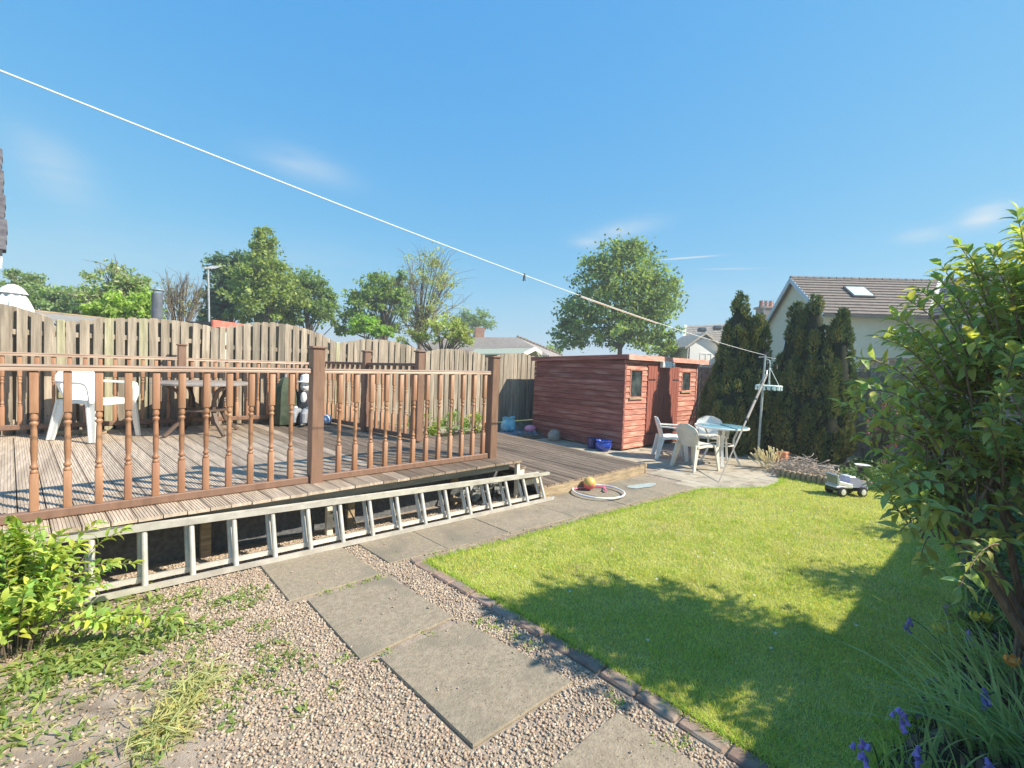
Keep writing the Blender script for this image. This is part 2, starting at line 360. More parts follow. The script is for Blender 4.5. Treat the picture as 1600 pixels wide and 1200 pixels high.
# ================================================================== THE SETTING
def sheet(name, poly, z, m, label=None, cat=None, kind='structure', th=0.0, parent=None):
    mb = MB(); n = len(poly)
    if th: mb.prism([(x, y, z) for x, y in poly], (0, 0, -th), (0, 0, 0))
    else: mb.add([(x, y, z) for x, y in poly], [tuple(range(n))])
    o = part(name, mb, m, parent, smooth=False); meta(o, label, cat, None, kind if parent is None else None); return o
sheet('ground', [(-700, -700), (900, -700), (900, 900), (-700, 900)], -.06, ground_m)
sheet('gravel_bed', [(-4, -1), (2.3, -1), (2.3, 3.3), (7.0, 2.6), (12, 2.2), (12, 8.75), (-4, 8.75)], .003, dust_m)
lawn_poly = [(2.22, .30), (2.20, .9), (2.20, 1.5), (2.19, 2.2), (2.16, 2.8), (2.13, 3.30), (3.2, 3.20), (4.4, 3.14), (5.6, 3.04), (6.62, 2.98), (7.0, 2.72),
             (7.55, 2.42), (8.1, 2.42), (8.47, 2.52), (8.50, 1.85), (8.75, 1.45), (9.0, 1.12), (8.0, .75), (6.9, .45), (5.7, .24), (4.3, .17), (3.3, .22), (2.6, .33)]
sheet('lawn', lawn_poly, .018, lawn_m)
sheet('soil_bed', [(2.2, -1.05), (12, -1.05), (12, 2.25), (8.55, 2.35), (8.45, 1.7), (9.1, 1.1), (6.0, .27), (4.2, .22), (2.6, .38), (2.2, .3)], .009, soil_m)

# ---- point in polygon (numpy)
def inside(x, y, poly):
    r = np.zeros(len(x), bool); n = len(poly)
    for i in range(n):
        x1, y1 = poly[i]; x2, y2 = poly[(i+1) % n]
        c = ((y1 > y) != (y2 > y)) & (x < (x2-x1)*(y-y1)/(y2-y1+1e-12)+x1); r ^= c
    return r
def depth_of(x, y): return x*_fw0.x + y*_fw0.y

# ---- concrete paths
def slab(parent, quad, z, m, th=.05, gap=.006):
    c = sum((Vector((x, y, 0)) for x, y in quad), Vector())/4
    q = [Vector((x, y, 0)) for x, y in quad]; q = [p+(c-p).normalized()*gap for p in q]; b = .008
    t = random.uniform(-.003, .003)
    top = [p+(c-p).normalized()*b+Vector((0, 0, z+t)) for p in q]; mid = [p+Vector((0, 0, z-b+t)) for p in q]; bot = [p+Vector((0, 0, z-th)) for p in q]
    mb = MB(); mb.add(top+mid+bot, [(0, 1, 2, 3)]+[(4+i, 4+(i+1) % 4, (i+1) % 4, i) for i in range(4)]+[(8+i, 8+(i+1) % 4, 4+(i+1) % 4, 4+i) for i in range(4)])
    return part('paving_slab', mb, m, parent, smooth=False)
path = thing('garden_path', None, None, (2, 2, 0), kind='structure')
for q in [[(1.04, 3.32), (1.74, 3.32), (1.71, 4.05), (1.04, 4.16)], [(1.14, 2.41), (1.82, 2.45), (1.76, 3.25), (1.14, 3.27)],
          [(1.26, 1.53), (1.94, 1.52), (1.84, 2.38), (1.23, 2.37)], [(1.30, .42), (1.96, .42), (1.94, 1.25), (1.38, 1.25)],
          [(1.30, -.5), (1.95, -.5), (1.95, .38), (1.30, .38)]]:
    slab(path, q, .019, slab_m)
xs = [1.86, 2.42, 3.15, 4.08, 4.98, 5.86, 6.62]
for i in range(6):
    a, b = xs[i]+.012, xs[i+1]-.012; f = lambda s: 3.46-(s-1.9)*.075; g_ = lambda s: 4.12-(s-1.9)*.02
    slab(path, [(a, f(a)), (b+.03, f(b)), (b, g_(b)), (a-.03, g_(a))], .018, slab_m)
# pale washed-out chalk patch on one slab
chalk_m = mat('faded_chalk', (.19, .22, .215), (.27, .31, .305), .9, 30)
ck = MB(); ck.add([(6.02+.035*math.sin(i*2.3)+.30*math.cos(i*.785), 3.62+.02*math.cos(i*1.7)+.10*math.sin(i*.785)-.06*math.cos(i*.785), .0245) for i in range(8)], [tuple(range(8))]); part('chalk_mark', ck, chalk_m, path, smooth=False)
# ---- patio
patio = thing('patio', None, None, (9, 4, 0), kind='structure')
y = 2.2; row = 0
while y < 8.6:
    hgt = .62; x = 6.84 - (.45 if row % 2 else 0)
    while x < 11.95:
        w = random.choice([.62, .92, .92]); x1 = min(x+w, 11.97)
        if x1-x > .15 and not (x < 6.84 and y > 3.0): slab(patio, [(x, y), (x1, y), (x1, y+hgt), (x, y+hgt)], .012, patio_m, gap=.007)
        x += w
    y += hgt; row += 1
# ---- brick edging of the lawn
edg = thing('lawn_edging', 'row of worn red bricks edging the lawn beside the paving slabs', 'brick edging', (2.2, 3.3, 0))
brick_me = MB().cbox((0, 0, 0), (.215, .10, .08), bev=.01).mesh('brick', brick_m)
def brick_run(pts):
    P = [Vector((a, b, 0)) for a, b in pts]; seg = 0; pos = 0
    tot_ = sum((P[i+1]-P[i]).length for i in range(len(P)-1)); n = int(tot_/.224)
    for k in range(n):
        d = (k+.5)*tot_/n; i = 0
        while i < len(P)-2 and d > (P[i+1]-P[i]).length: d -= (P[i+1]-P[i]).length; i += 1
        t = (P[i+1]-P[i]).normalized(); p = P[i]+t*d
        inst('brick', brick_me, edg, p+Vector((random.uniform(-.004, .004), random.uniform(-.004, .004), -.019+random.uniform(-.004, .005))),
             (random.uniform(-.02, .02), random.uniform(-.02, .02), math.atan2(t.y, t.x)+random.uniform(-.02, .02)), (tot_/n/.224, 1, 1))
brick_run([(2.16, .1), (2.14, .9), (2.145, 1.5), (2.13, 2.2), (2.10, 2.8), (2.07, 3.32)])
brick_run([(2.03, 3.37), (3.2, 3.26), (4.4, 3.19), (5.6, 3.09), (6.60, 3.03)])

# ---- pebbles
def ico():
    import bmesh
    bm = bmesh.new(); bmesh.ops.create_icosphere(bm, subdivisions=1, radius=1); bm.verts.ensure_lookup_table()
    v = np.array([x.co[:] for x in bm.verts]); f = np.array([[q.index for q in fc.verts] for fc in bm.faces]); bm.free(); return v, f
iv, iface = ico()
def pebbles(name, xy, size, z=0.0, label='x'):
    n = len(xy); s = size*rng.uniform(.6, 1.25, (n, 1)); sc = np.concatenate([s*rng.uniform(.8, 1.35, (n, 1)), s*rng.uniform(.7, 1.1, (n, 1)), s*rng.uniform(.45, .75, (n, 1))], 1)
    a = rng.uniform(0, 6.28, n); b = rng.normal(0, .45, n)
    V = iv[None]*sc[:, None]*.5
    V = V+rng.normal(0, .05, V.shape)*s[:, None]
    cb, sb = np.cos(b)[:, None], np.sin(b)[:, None]
    X, Y, Z = V[..., 0], V[..., 1], V[..., 2]; X, Z = X*cb-Z*sb, X*sb+Z*cb
    ca, sa = np.cos(a)[:, None], np.sin(a)[:, None]; X, Y = X*ca-Y*sa, X*sa+Y*ca
    zz = z+rng.uniform(-.003, .005, n)
    V = np.stack([X+xy[:, :1], Y+xy[:, 1:2], Z+zz[:, None]+s*.15], -1).reshape(-1, 3)
    Fc = (np.arange(n)[:, None, None]*12+iface[None]).reshape(-1)
    pal = np.array([(.46, .36, .28), (.40, .30, .23), (.48, .39, .31), (.34, .26, .20), (.55, .48, .39), (.40, .34, .28), (.43, .31, .25), (.48, .37, .30)])
    c = pal[rng.integers(0, len(pal), n)]*rng.uniform(.84, 1.1, (n, 1))*np.array([[.80, .80, .765]])
    return npobj(name, V, 3, peb_m, cols=np.repeat(c, 12, 0), smooth=True, faces=Fc, kind='stuff')
def scatter(n, x0, x1, y0, y1): return np.stack([rng.uniform(x0, x1, n), rng.uniform(y0, y1, n)], 1)
def nslab(p):   # not under a slab of the near path
    x, y = p[:, 0], p[:, 1]
    return ~((x > 1.04+(4.16-y)*.085*0+np.where(y < 3.3, .10, 0)+np.where(y < 2.4, .10, 0)) & (x < np.where(y > 3.3, 1.72, 1.80)) & (y < 4.1) & ~((y > 1.25) & (y < 1.52)))
p = scatter(105000, -1.6, 2.08, .1, 4.5)
dep = depth_of(p[:, 0], p[:, 1])
pn = np.sin(p[:, 0]*3.1+1)*np.cos(p[:, 1]*2.7)+np.sin(p[:, 0]*7+p[:, 1]*5)*.5
bare = (p[:, 0] < .35) & (rng.uniform(size=len(p)) < .62+.3*(pn > 0))          # dusty weedy corner
keep = (dep > 1.2) & nslab(p) & ~bare & (rng.uniform(size=len(p)) < np.clip(1.25-dep*.06, .3, 1))
keep &= ~((pn > 1.15) & (rng.uniform(size=len(p)) < .6))
pebbles('gravel', p[keep], .0162, .002)
p = scatter(5200, 1.9, 6.6, 3.02, 4.2); x, yy = p[:, 0], p[:, 1]
top = 4.08-(x-1.9)*.02; bot = 3.48-(x-1.9)*.075
joint = np.min(np.abs(x[:, None]-np.array(xs)[None]), 1) < .02
keep = ((yy > top) | (yy < bot) | joint) & (yy > 3.4-(x-2)*.075)
o = pebbles('fine_gravel', p[keep], .012, .008)
p = scatter(9000, -1.5, 4.3, 4.14, 4.5); pebbles('pebble_strip', p, .02)

# ---- lawn grass
def blades(name, xy, h, w, cols, z=.012, lean=.6):
    n = len(xy); a = rng.uniform(0, 6.28, n); D = np.stack([rng.normal(0, lean, n), rng.normal(0, lean, n), np.ones(n)], 1); D = unit(D)
    S = np.stack([np.cos(a), np.sin(a), np.zeros(n)], 1); C = np.concatenate([xy, np.full((n, 1), z)], 1)
    hh = np.broadcast_to(h, (n,))[:, None]*rng.uniform(.5, 1.2, (n, 1)); ww = np.broadcast_to(w, (n,))[:, None]
    V = np.stack([C-S*ww/2, C+S*ww/2, C+D*hh], 1).reshape(-1, 3)
    return npobj(name, V, 3, grass_m, cols=np.repeat(cols, 3, 0), kind='stuff')
big = scatter(900000, 2.1, 9.1, .15, 3.35)
dep = depth_of(big[:, 0], big[:, 1]); keep = inside(big[:, 0], big[:, 1], lawn_poly) & (rng.uniform(size=len(big)) < np.clip((2.6/np.maximum(dep, .5))**1.6, .05, 1))
big = big[keep]; dep = dep[keep]
pat = .8*np.sin(big[:, 0]*1.1+2*np.sin(big[:, 1]*.9))+np.sin(big[:, 0]*2.3+np.sin(big[:, 1]*3)*1.2)*np.cos(big[:, 1]*2.9-big[:, 0])+.5*np.sin(big[:, 0]*6.1+big[:, 1]*4.7)
c = cvar(len(big), (.49, .50, .14), .36, .2)
strawy = rng.uniform(size=len(big)) < np.clip(.25+.22*pat, .05, .65); c[strawy] = cvar(int(strawy.sum()), (.64, .57, .31), .2, .05)
blades('grass', big, .036, .0046+.0010*np.clip(dep-2, 0, 8), c, lean=1.15)
# longer tufts on the lawn rim
E_ = []
for i in range(len(lawn_poly)):
    a, b = np.array(lawn_poly[i]), np.array(lawn_poly[(i+1) % len(lawn_poly)]); n = int(np.linalg.norm(b-a)*900)
    t = rng.uniform(size=(n, 1)); E_.append(a+(b-a)*t+rng.normal(0, .026, (n, 2)))
tw = np.concatenate([np.array([rng.uniform(2.25, 7), rng.uniform(.35, 3.1)])[None]+rng.normal(0, .035, (26, 2)) for _ in range(900)]); tw = tw[inside(tw[:, 0], tw[:, 1], lawn_poly)]; blades('grass_tufts', tw, .062, .0055, cvar(len(tw), (.34, .43, .10), .35, .22), lean=.9)
E_ = np.concatenate(E_); blades('rim_grass', E_, .052, .0055, cvar(len(E_), (.36, .46, .10), .25, .15), lean=.6)

# ================================================================== FENCES
fence = thing('wooden_fence', 'long weathered grey wooden fence with wavy tops behind the deck', 'fence', (3, 8.75, 0))
FY = 8.75
posts = [-4.0, -2.12, -.235, 1.64, 3.53, 5.39, 7.31, 9.10, 10.95]
peak = [2.30, 2.29, 2.22, 2.285, 2.13, 2.035, 2.035, 2.03]; ends = [2.18, 2.15, 2.06, 2.12, 1.99, 1.93, 1.885, 1.89, 1.89]
base_z = [.55, .55, .5, .45, .40, .30, .30, .3]
def fence_board(w, h, m, z0):
    return None
board_cache = {}
def add_board(x, y, w, z0, z1, m, sl, name='fence_board', th=.018):
    b = .35*w
    mb = MB().prism([(-w/2, -th/2, 0), (w/2, -th/2, 0), (w/2, -th/2, z1-z0+sl*w/2), (0, -th/2, z1-z0+.006), (-w/2, -th/2, z1-z0-sl*w/2)][:5], (0, 0, 0), (0, th, 0))
    o = part(name, mb, m, fence, local=True, smooth=False)
    o.location = Vector((x, y, z0))-wloc(fence); o.rotation_euler = (random.uniform(-.006, .006), random.uniform(-.009, .009), random.uniform(-.02, .02))
for i in range(len(posts)-1):
    a, b = posts[i]+.045, posts[i+1]-.045; zp, za, zb, zo = peak[i], ends[i], ends[i+1], base_z[i]
    if i == 2: arch = lambda u, za=za, zb=zb, zp=zp: za+(zb-za)*u+(zp-max(za, zb))*math.sin(math.pi*u)**.8*1.1
    else: arch = lambda u, za=za, zb=zb, zp=zp: za+(zb-za)*u+(zp-(za+zb)/2)*math.sin(math.pi*u)**.7
    n = 14; pit = (b-a)/n; w = .100 if i < 4 else .108
    for k in range(n):
        u = (k+.5)/n; z = arch(u)+random.uniform(-.006, .006); sl = (arch(min(u+.03, 1))-arch(max(u-.03, 0)))/(.06*(b-a))
        mm = fenceg_m if (i < 3 and random.random() < .10) else fence_m
        add_board(a+pit*u*n, FY-.035, w*random.uniform(.95, 1.03), zo, z, mm, sl)
        if k < n-1: add_board(a+pit*(k+1), FY+.035, .10, zo, z-.01, fence_m, sl, 'rear_fence_board')
    for zr in (zo+.18, (zo+zp)/2, min(za, zb)-.16):
        part('cross_rail', MB().cbox(((a+b)/2, FY, zr), (b-a, .038, .07), bev=.004), fence_m, fence)
    part('gravel_board', MB().cbox(((a+b)/2, FY, zo-.2), (b-a, .04, .34), bev=.006), stone_m, fence)
for x, z in zip(posts, ends): part('fence_post', MB().cbox((x, FY, (z+.035)/2), (.085, .085, z+.035), bev=.008), fenceg_m if x in (-.235, 3.53) else fence_m, fence)

fence2 = thing('dark_slatted_fence', 'dark wooden boundary fence with horizontal slats behind the tall conifers', 'fence', (12, 4, 0))
for i, ya in enumerate([-1.0, .5, 2.0, 3.85, 5.7, 7.5]):
    part('fence_post', MB().cbox((11.97, ya, .98), (.1, .1, 1.96), bev=.01), stone_m, fence2)
slat_me = MB().cbox((0, 0, 0), (.016, 1.0, .10), bev=.004).mesh('slat', fence_m)
for ya, yb in [(-1, .5), (.5, 2.0), (2.0, 3.85), (3.85, 5.7), (5.7, 7.5)]:
    for k in range(19):
        inst('fence_slat', slat_me, fence2, (12.0+.012*(k % 2), (ya+yb)/2, .12+k*.094), (0, R(8), 0), (1, yb-ya-.08, 1))
    part('capping_rail', MB().cbox((12.0, (ya+yb)/2, 1.90), (.07, yb-ya-.1, .035), bev=.005), fence_m, fence2)
# pale timber screen of the garden beyond
scr = thing('timber_screen', 'pale panelled timber screen standing just beyond the far fence, beside the cream house', 'screen', (13.4, 1.6, 0))
for k in range(4): part('panel', MB().cbox((13.4, .6+k*.55, 1.15), (.03, .52, 2.0), bev=.006), fence_m, scr)
part('frame', MB().cbox((13.36, 1.42, 2.18), (.06, 2.3, .06), bev=.006), fence_m, scr)
# fence along the near right side, only its shadow and the backs of the shrubs tell of it
fence3 = thing('side_fence', 'tall close-boarded fence along the right flower bed behind the shrubs', 'fence', (5, -1.1, 0))
fb_me = MB().cbox((0, 0, .98), (.148, .018, 1.96), bev=.004).mesh('fence_board', fence_m)
for k in range(92): inst('fence_board', fb_me, fence3, (-1.6+k*.15, -1.02+.006*(k % 2), 0))
for k in range(8): part('fence_post', MB().cbox((-1.6+k*1.9, -1.08, .98), (.09, .09, 1.96), bev=.008), fence_m, fence3)

# ================================================================== DECKS
DZ, DF, YF = .572, .50, 4.235          # deck height at the back, at the front lip, and where the lip stands (it falls slightly to the front)
def dz(y): return DF+(DZ-DF+.008)*(y-YF)/(8.70-YF)
deck = thing('raised_deck', 'raised grooved timber deck with a brown railing, on the left of the garden', 'decking', (1, 6, 0))
def grooved(w, th, ng, L0, L1, skew, x0, z, z2=None):
    """board profile extruded from y=L0 to y=L1, x drifting by skew per metre"""
    prof = [(-w/2, -th), (-w/2, -.003), (-w/2+.003, 0)]
    for k in range(ng):
        c = -w/2+w*(k+.5)/ng; g = w/ng*.24; prof += [(c-g, 0), (c-g*.6, -.005), (c+g*.6, -.005), (c+g, 0)]
    prof += [(w/2-.003, 0), (w/2, -.003), (w/2, -th)]; z2 = z if z2 is None else z2
    n = len(prof); vs = [(x0+px_, L0, z+pz) for px_, pz in prof]+[(x0+px_-skew*(L1-L0), L1, z2+pz) for px_, pz in prof]
    return MB().add(vs, [(i, i+1, n+i+1, n+i) for i in range(n-1)]+[tuple(range(n))[::-1], tuple(range(n, 2*n)), (n-1, 0, n, 2*n-1)])
pit = .148; x = -2.6
while x < 4.5:
    y0 = YF+random.uniform(-.007, .007); xe = 4.08
    if x > xe: y0 = YF+(x-xe)/.082+.05
    if y0 < 8.4:
        xs0 = x-.082*(y0-YF); j = random.uniform(-.0015, .0015)
        part('deck_board', grooved(.1405, .028, 7, y0, 8.70, .082, xs0, dz(y0)+j, dz(8.7)+j), deck_m if x < 2.2 or (x < 3.1 and random.random() < .6) else deckd_m, deck, smooth=False)
    x += pit
part('fascia', MB().cbox((.7, YF+.10, .425), (6.6, .022, .09), bev=.003), fasciag_m, deck)
part('skirting', MB().box(-2.6, 4.05, 4.60, 4.62, -.02, .462), dark_m, deck)
for x in (-1.9, -.5, .75, 2.0, 3.3): part('support_post', MB().cbox((x, 4.54, .23), (.075, .075, .46), bev=.006), fascia_m, deck)
for k in range(3): part('joist', MB().cbox((.7, YF+.18+k*.10, .44), (6.4, .045, .055), bev=.004), fascia_m, deck)
part('corner_post', MB().cbox((4.10, YF+.05, .23), (.05, .05, .47), bev=.004), pale_m, deck)
# two narrow steps down at the right-hand end
for x0, x1, z, yf in [(4.10, 4.30, .385, 4.32), (4.10, 4.46, .285, 4.16)]:
    w = (x1-x0-.004)/2
    for q in range(2): part('step_board', grooved(w-.006, .028, 5, yf, 6.1, 0, x0+w*(q+.5), z), deckd_m, deck, smooth=False)
    part('riser', MB().box(x1-.022, x1-.004, yf+.03, 6.08, z-.11, z-.030), pale_m, deck)
    part('stringer', MB().box(x0+.03, x1-.026, yf+.012, yf+.028, z-.105, z-.030), pale_m, deck)
part('side_fascia', MB().box(4.045, 4.062, 6.15, 8.2, 0.0, .49), fascia_m, deck)

sdeck = thing('low_deck', 'low dark timber deck beside the red shed, one step above the paving', 'decking', (5.4, 6, 0))
SZ = .175; x = 4.33
n = 18; wtot = 6.80-4.28
for k in range(n):
    xa = 4.28+wtot*(k+.5)/n
    part('deck_board', grooved(wtot/n-.013, .028, 6, 4.035+.03*(k/n)+random.uniform(-.004, .004), 8.02, -.045, xa, SZ+random.uniform(-.001, .001)), deckd_m, sdeck, smooth=False)
part('fascia', MB().prism([(4.28, 4.025, 0), (6.80, 4.065, 0), (6.80, 4.065, .146), (4.28, 4.025, .146)], (0, 0, 0), (0, .022, 0)), fascia_m, sdeck)
part('end_post', MB().cbox((6.825, 4.09, .09), (.05, .07, .18), bev=.005), fascia_m, sdeck)
part('side_fascia', MB().prism([(6.81, 4.13, 0), (6.985, 8.02, 0), (6.985, 8.02, .146), (6.81, 4.13, .146)], (0, 0, 0), (.02, 0, 0)), fascia_m, sdeck)

# ---- railings
def baluster_mb(h, w=.043):
    mb = MB(); a, b, c, d = h*.27, h*.345, h*.615, h*.70
    hw = w/2
    def sq(z0, z1):  mb.cbox((0, 0, (z0+z1)/2), (w, w, z1-z0), bev=.004)
    sq(0, a); sq(d, h)
    r = hw
    prof = [(r*.72, a-.004), (r*.95, a+.006), (r*.95, a+.018), (r*.55, a+.026), (r*.62, a+.03), (r*.98, a+.038), (r*.98, a+.05), (r*.6, a+.06),
            (r*.72, b+.02), (r*.86, (b+c)/2-.03), (r*.72, c-.03), (r*.6, c-.006), (r*.98, c+.006), (r*.98, c+.018), (r*.55, c+.026), (r*.62, c+.03),
            (r*.95, c+.04), (r*.95, c+.052), (r*.72, d+.004)]
    mb.lathe(prof, seg=10); return mb
bal_me = baluster_mb(.92).mesh('baluster', bal_m, ang=50)
def rail_span(parent, p0, p1, zt0, zt1, zb, first=None, pitch=.1555, n=None, mtop=None, w=1.0):
    """handrail top heights zt0/zt1, bottom rail underside zb"""
    p0 = Vector((p0[0], p0[1], 0)); p1 = Vector((p1[0], p1[1], 0)); d = (p1-p0); Ln = d.length; t = d.normalized(); s = Vector((-t.y, t.x, 0)); an = math.atan2(t.y, t.x)
    prof = [(-.034, -.044), (-.034, -.026), (-.029, -.020), (-.035, -.014), (-.033, -.004), (-.02, 0), (.02, 0), (.033, -.004), (.035, -.014), (.029, -.020), (.034, -.026), (.034, -.044)]
    vs = [p0+s*a+Vector((0, 0, zt0+z)) for a, z in prof]+[p1+s*a+Vector((0, 0, zt1+z)) for a, z in prof]; n_ = len(prof)
    part('handrail', MB().add(vs, [(i, n_+i, n_+(i+1) % n_, (i+1) % n_) for i in range(n_)]+[tuple(range(n_)), tuple(range(n_, 2*n_))[::-1]]), mtop or cap_m, parent, ang=50)
    part('bottom_rail', MB().cbox((p0+p1)/2+Vector((0, 0, zb+.033)), (Ln, .058, .066), rot=Matrix.Rotation(an, 3, 'Z'), bev=.008), rail_m, parent)
    k = 0
    dist = first if first is not None else pitch/2
    while dist < Ln-.04:
        u = dist/Ln; zt = zt0+(zt1-zt0)*u-.045; z0 = zb+.064
        inst('baluster', bal_me, parent, p0+t*dist+Vector((0, 0, z0)), (0, 0, an+random.uniform(-.03, .03)), (w, w, (zt-z0)/.92)); dist += pitch
def rpost(parent, x, y, z0, z1, w=.108):
    o = part('post', MB().cbox((x, y, (z0+z1)/2), (w, w, z1-z0), bev=.006), rail_m, parent)
    part('post_cap', MB().cbox((x, y, z1+.012), (w+.03, w+.03, .024), bev=.006), rail_m, o)
rl = thing('front_railing', 'brown spindle railing along the near edge of the raised deck', 'railing', (1.6, 4.55, DF))
FR = 4.555; zr = dz(FR)
for x in (-2.82, -.585, 1.645, 3.873): rpost(rl, x, FR, zr-.03, 1.796, .115)
rail_span(rl, (-2.76, FR), (-.645, FR), 1.577, 1.584, zr+.001, .08, .1666, w=1.08)
rail_span(rl, (-.527, FR), (1.587, FR), 1.588, 1.606, zr+.001, .272, .1672, w=1.08)
rail_span(rl, (1.703, FR), (3.815, FR), 1.606, 1.627, zr+.001, .170, .1690, w=1.08)
rb = thing('back_railing', 'brown spindle railing across the back of the raised deck in front of the fence', 'railing', (1.5, 8.5, DZ))
for x, y in ((-2.9, 8.5), (-1.0, 8.5), (1.075, 8.5), (3.13, 8.5)): rpost(rb, x, y, DZ, 1.82, .10)
rail_span(rb, (-2.85, 8.5), (-1.05, 8.5), 1.64, 1.64, .66, .08, .152)
rail_span(rb, (-.95, 8.5), (1.025, 8.5), 1.64, 1.645, .66, .198, .152)
rail_span(rb, (1.125, 8.5), (3.08, 8.5), 1.64, 1.635, .66, .08, .152)
rs_ = thing('side_railing', 'short brown spindle railing at the far right end of the raised deck, above the steps', 'railing', (3.4, 7, DZ))
for x, y in ((3.37, 7.15), (3.60, 5.90)): rpost(rs_, x, y, DZ-.02, 1.85 if y < 6 else 1.84)
rail_span(rs_, (3.135, 8.44), (3.362, 7.21), 1.66, 1.67, .60, .08, .14, mtop=rail_m)  # darker handrail material, shade of this side put into the colour
rail_span(rs_, (3.378, 7.09), (3.59, 5.96), 1.67, 1.69, .565, .08, .14, mtop=rail_m)

# ================================================================== SHED
shed = thing('garden_shed', 'red stained timber shed with a sloping felt roof and two small windows', 'shed', (9.8, 6.8, 0))
SX0, SX1, SY0, SY1 = 8.25, 11.42, 5.50, 8.12
part('floor', MB().box(SX0+.02, SX1-.02, SY0+.03, SY1-.02, .03, .09), fascia_m, shed)
part('bearer', MB().box(SX0+.1, SX0+.2, SY0+.04, SY1, -.01, .03), fascia_m, shed)
part('shadow_gap_backing', MB().box(SX0+.03, SX1-.03, SY0+.035, SY1-.03, .09, 1.93), black_m, shed)  # black backing, painted shade that shows as lines between the boards
def clad(a, b, z0, z1, face, m, name='cladding_board'):
    """overlapping feather board; face 'L' plane x=SX0 spanning y, face 'F' plane y=SY0 spanning x, face 'R' plane x=SX1"""
    if face == 'L':  poly = [(SX0-.020, a, z0), (SX0-.004, a, z1), (SX0+.012, a, z1), (SX0+.0, a, z0)]; d = (0, b-a, 0)
    elif face == 'R': poly = [(SX1+.014, a, z0), (SX1+.004, a, z1), (SX1-.012, a, z1), (SX1-.006, a, z0)]; d = (0, b-a, 0)
    else: poly = [(a, SY0-.020, z0), (a, SY0-.004, z1), (a, SY0+.012, z1), (a, SY0+.0, z0)]; d = (b-a, 0, 0)
    part(name, MB().prism(poly, (0, 0, 0), d), m, shed, smooth=False)
ph = .1195
for k in range(16):
    z0 = .05+k*ph; z1 = z0+ph-.007  # open gap lets the black backing read as a shadow line
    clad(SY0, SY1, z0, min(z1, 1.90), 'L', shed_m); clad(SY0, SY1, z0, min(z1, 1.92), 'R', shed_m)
    segs = [(SX0+.03, 9.10), (10.52, SX1-.02)]
    if z0 > 1.77: segs = [(SX0+.03, SX1-.02)]
    outs = []
    for a, b in segs:
        for wa, wb, wz0, wz1 in ((8.44, 8.90, 1.122, 1.730), (10.66, 11.10, 1.242, 1.730)):
            if a < wa and b > wb and z1 > wz0+.02 and z0 < wz1-.02:
                outs += [(a, wa), (wb, b)]; break
        else: outs.append((a, b))
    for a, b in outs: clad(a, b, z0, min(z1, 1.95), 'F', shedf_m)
for x in (SX0+.0, SX1+.0): part('corner_trim', MB().cbox((x, SY0-.012, .99), (.06, .03, 1.88), bev=.004), shed_m if x < 9 else shedf_m, shed)
for wa, wb, wz0, wz1 in ((8.44, 8.90, 1.122, 1.730), (10.66, 11.10, 1.242, 1.730)):
    f = MB(); t = .024
    f.box(wa, wb, SY0-.022, SY0+.02, wz0, wz0+t).box(wa, wb, SY0-.022, SY0+.02, wz1-t, wz1).box(wa, wa+t, SY0-.022, SY0+.02, wz0+t, wz1-t).box(wb-t, wb, SY0-.022, SY0+.02, wz0+t, wz1-t)
    fo = part('window_frame', f, shedf_m, shed, smooth=False)
    part('pane', MB().box(wa+t, wb-t, SY0-.004, SY0+.002, wz0+t, wz1-t), glass_m, fo, smooth=False)
    part('sill', MB().box(wa-.03, wb+.03, SY0-.045, SY0-.0225, wz0-.035, wz0), fascia_m, fo, smooth=False)
for a, b in ((9.115, 9.80), (9.815, 10.50)):
    dr = part('door', MB().box(a, b, SY0-.003, SY0+.02, .06, 1.80), door_m, shed, smooth=False)
    n = 6
    for k in range(n):
        w = (b-a)/n; part('plank', MB().cbox((a+w*(k+.5), SY0-.022, .93), (w-.006, .018, 1.74), bev=.003), door_m, dr)
    for z in (.3, 1.5): part('hinge', MB().box(a+.02 if a < 9.5 else b-.3, (a+.3 if a < 9.5 else b-.02), SY0-.038, SY0-.0315, z, z+.03), black_m, dr)
part('door_head', MB().box(9.08, 10.54, SY0-.03, SY0-.014, 1.80, 1.86), door_m, shed)
# sloping roof (higher at the front)
zf, zb = 2.02, 1.93
part('roof', MB().prism([(SX0-.05, SY0-.10, zf-.03), (SX0-.05, SY1+.08, zb-.03), (SX0-.05, SY1+.08, zb+.005), (SX0-.05, SY0-.10, zf+.005)], (0, 0, 0), (SX1-SX0+.1, 0, 0)), felt_m, shed, smooth=False)
part('front_fascia', MB().box(SX0-.055, SX1+.42, SY0-.125, SY0-.102, zf-.095, zf+.015), mat('worn_pale_red_fascia', (.36, .16, .12), (.5, .30, .24), .85, 5, (1, 6, 6), .3), shed)
part('side_fascia', MB().prism([(SX0-.075, SY0-.10, zf-.085), (SX0-.075, SY1+.08, zb-.085), (SX0-.075, SY1+.08, zb+.012), (SX0-.075, SY0-.10, zf+.012)], (0, 0, 0), (.02, 0, 0)), shed_m, shed)
al = thing('electric_box', 'small white electrical box under the eaves above the shed door', 'box', (9.8, SY0-.05, 1.84))
part('case', MB().cbox((9.75, SY0-.085, 1.865), (.40, .09, .15), bev=.01), white_m, al)
part('label_panel', MB().box(9.63, 9.76, SY0-.1330, SY0-.1305, 1.85, 1.90), mat('pale_blue_label', (.35, .45, .58), (.4, .5, .62), .5), al)
fl = thing('floodlight', 'round white floodlight beside the electrical box above the shed door', 'light', (10.04, SY0-.08, 1.84))
part('lamp_head', MB().lathe([(.001, -.03), (.05, -.03), (.06, 0), (.055, .03), (.02, .05)], (10.03, SY0-.10, 1.85), 14, rot=Matrix.Rotation(R(90), 3, 'X')), white_m, fl)
part('bracket', MB().box(10.05, 10.09, SY0-.075, SY0-.015, 1.91, 1.93), steel_m, fl)

